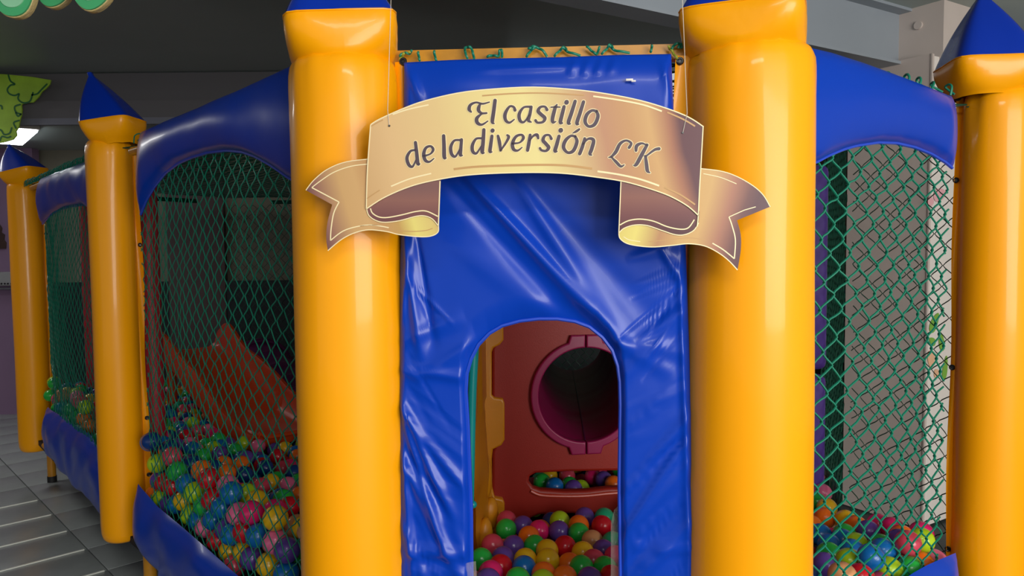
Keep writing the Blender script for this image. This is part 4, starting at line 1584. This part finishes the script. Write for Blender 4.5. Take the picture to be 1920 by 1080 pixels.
def net(name, label, wall, s0, s1, z0, z1, cw, ch, r, shear=0.0, bulge=0.0, off=-.01, m=NET, n=5, seed=0.0, sub=4, horiz=None, jit=.16, lace=None):
    cw = cw/2
    nc = int((s1-s0)/cw)+2
    nr = int((z1-z0)/(ch/2))+1
    ex = int(abs(shear)*(z1-z0)/cw)+1
    mb = MB()

    def place(u, v):
        s, z = s0+u, z0+v
        a_, b_ = min(1, max(0, u/(s1-s0))), min(1, max(0, v/(z1-z0)))
        js = jit*cw*noise.noise(Vector((s*6+seed, z*6, seed)))+.5*jit*cw*noise.noise(Vector((s*23, z*23, seed)))
        jz = jit*ch*noise.noise(Vector((s*6, z*6+seed, seed+9)))+.5*jit*ch*noise.noise(Vector((s*23, z*23, seed+7)))
        d = bulge*math.sin(math.pi*a_)*math.sin(math.pi*b_)+.006*noise.noise(Vector((s*8, z*8, seed)))
        return s+js, z+jz, d
    for i in range(-ex, nc+ex):
        line = []
        for k in range(nr):
            side = 1 if (k+i) % 2 == 0 else -1
            ends = []
            for kk in (k, k+1):
                sd_ = 1 if (kk+i) % 2 == 0 else -1
                ends.append((i*cw+sd_*cw/2+shear*kk*ch/2, kk*ch/2))
            for q in range(sub):
                t_ = q/sub
                te = t_+.05*math.sin(2*math.pi*t_)*-1
                u = ends[0][0]*(1-te)+ends[1][0]*te
                v = ends[0][1]*(1-t_)+ends[1][1]*t_
                kn = math.cos(math.pi*t_)*side
                line.append((u, v, kn*r*.9))
        run = []
        for u, v, w in line+[None]*0:
            okk = 0 <= u <= (s1-s0) and 0 <= v <= (z1-z0)
            if okk:
                s, z, d = place(u, v)
                if horiz is not None:
                    q = wall.pt(s, horiz+.0, -z)
                    q.z = horiz+d+w
                    run.append(q)
                else:
                    run.append(wall.pt(s, z, off+d+w))
            if (not okk) and len(run) > 1:
                mb.tube(run, r, n, False)
                run = []
            elif not okk:
                run = []
        if len(run) > 1:
            mb.tube(run, r, n, False)
    o = mb.obj(name, m, None, sm=60)
    tag(o, label, 'net', 'green safety nets round the castle')
    if lace:
        for q in lace:
            MB().tube(q, r*1.2, 6).obj('lacing_loop', m, o, sm=60)
    return o


def loops(wall, s0, s1, z, n, seed):
    rnd = random.Random(seed)
    out_ = []
    for k in range(n):
        s = s0+(s1-s0)*(k+.5+rnd.uniform(-.25, .25))/n
        w = rnd.uniform(.01, .035)
        h_ = rnd.uniform(.010, .024)
        out_.append([wall.pt(*q) for q in cat_rom([(s-w, z-.02, .012), (s-w*.5, z+h_*.4, .012), (s, z+h_, 0), (s+w*.4, z+h_*.5, -.01), (s+w, z-.015, .012)], 4)])
    return out_


net('safety_net', 'green knotted net between the left broad tower and second tower', WL, WL.sz(267, 600)[0], WL.L-.02, .5, 1.90, .070, .058, .0020, shear=.06, bulge=.02, off=-.008, seed=1, lace=loops(WL, .36, WL.L-.1, 1.97, 20, 3))
net('safety_net', 'green net bulging outwards between the two leftmost towers', WK, WK.sz(90, 600)[0], WK.L-.02, .48, 1.90, .07, .06, .0019, shear=.02, bulge=.05, off=-.005, seed=3, lace=loops(WK, .1, WK.L-.1, 1.965, 46, 5))
net('safety_net', 'bright green slanting net between the right broad tower and the right edge tower', WR, .03, WR.sz(1779, 600)[0], .5, 1.85, .080, .070, .0028, shear=.27, bulge=.03, off=-.008, seed=5, lace=loops(WR, .4, WR.L-.24, 1.975, 6, 8))
net('safety_net', 'second darker green net behind the right bay before the shaded pillar', WRB, .03, WRB.L-.02, .45, 1.90, .085, .07, .0019, shear=-.1, bulge=.02, off=-.02, m=NETD, seed=7, n=4, jit=.06)
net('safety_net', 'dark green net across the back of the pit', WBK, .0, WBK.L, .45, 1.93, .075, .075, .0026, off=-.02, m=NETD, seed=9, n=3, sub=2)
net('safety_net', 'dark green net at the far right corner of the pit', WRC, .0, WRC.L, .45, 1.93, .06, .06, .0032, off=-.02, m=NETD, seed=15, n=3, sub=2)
WRF = Wall((-3.2, 1.8), (2.2, 1.8))
# roof net, cut to the outline of the pit
rn = MB()
cw_, ch_ = .075, .075
for i in range(int(5.3/cw_)):
    run = []
    for k in range(int(4.4/(ch_/2))):
        sd_ = 1 if (k+i) % 2 == 0 else -1
        x_, y_ = -3.15+i*cw_+sd_*cw_/2, 1.75+k*ch_/2
        if inside(x_, y_, .01):
            run.append((x_, y_, 1.962+.012*noise.noise(Vector((x_*2, y_*2, 0)))+.003*sd_))
        else:
            if len(run) > 1:
                rn.tube(run, .0026, 3, False)
            run = []
    if len(run) > 1:
        rn.tube(run, .0026, 3, False)
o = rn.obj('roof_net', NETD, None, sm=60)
tag(o, 'dark green net stretched flat over the top of the ball pit', 'net', 'green safety nets round the castle')

# cords lacing the roof net over the front rail
WLC = Wall(P_L1, P_R1, .0)
lco = thing('net_cord', 'dark green cord knotted along the yellow rail above the entrance panel', 'cord', WLC.pt(WLC.L/2, 1.98))
CORD_ROOT, CORD_MAT = lco, NET


def cord(lst):
    P = cat_rom(lst, 5)
    MB().tube([WLC.pt(*WLC.sz(q[0], q[1]), .012+.004*math.sin(i)) for i, q in enumerate(P)], .0030, 6).obj('cord_loop', CORD_MAT, CORD_ROOT, sm=60)


cord([(789, 116), (787, 108), (786, 100)])
cord([(820, 116), (817, 107), (816, 98)])
cord([(878, 112), (873, 98), (876, 91), (884, 92), (888, 102), (890, 112)])
cord([(915, 109), (925, 106), (935, 108), (938, 97), (942, 97), (942, 109)])
cord([(988, 109), (995, 98), (1003, 92), (992, 94), (1000, 90), (1015, 95), (1026, 108)])
cord([(1040, 108), (1050, 97), (1058, 91), (1062, 96), (1056, 92), (1068, 101), (1088, 106)])
cord([(1100, 90), (1110, 98), (1118, 104), (1124, 91)])
cord([(1128, 104), (1138, 93), (1143, 86), (1148, 92), (1142, 88), (1156, 98), (1180, 101)])
cord([(1219, 100), (1221, 92), (1221, 88)])
cord([(1258, 96), (1262, 88), (1272, 84), (1282, 88), (1270, 92), (1278, 84), (1286, 90)])
cord([(752, 108), (760, 101), (768, 103), (775, 98)])
YC = mat('yellow_green_cord', (150, 160, 50), .5)
CORD_MAT = YC
CORD_ROOT = thing('tie_cord', 'short yellow-green cords tying the broad towers to the entrance rail', 'cord', WLC.pt(WLC.L/2, 1.95))
cord([(752, 117), (756, 108), (762, 102), (772, 101)])
cord([(1268, 112), (1262, 103), (1256, 95), (1252, 90)])
# clear vinyl strips at the foot of the doorway
CLR = clear('clear_vinyl', (235, 225, 215), .1)
for lst in ([(1146, 985), (1152, 960), (1161, 950), (1163, 1100), (1146, 1100)], [(862, 1054), (880, 1049), (894, 1046), (896, 1074), (864, 1077)]):
    O = [WP.sz(*q) for q in lst]
    V, Fc = plate([O], .002)
    obj('clear_strip', [WP.pt(v.x, v.z+.0, .0+.012*math.sin(v.x*60)*.3+(.022 if lst[0][0] < 900 else -.012)-v.y) for v in V], Fc, CLR, fp, sm=0, label='clear plastic strip')
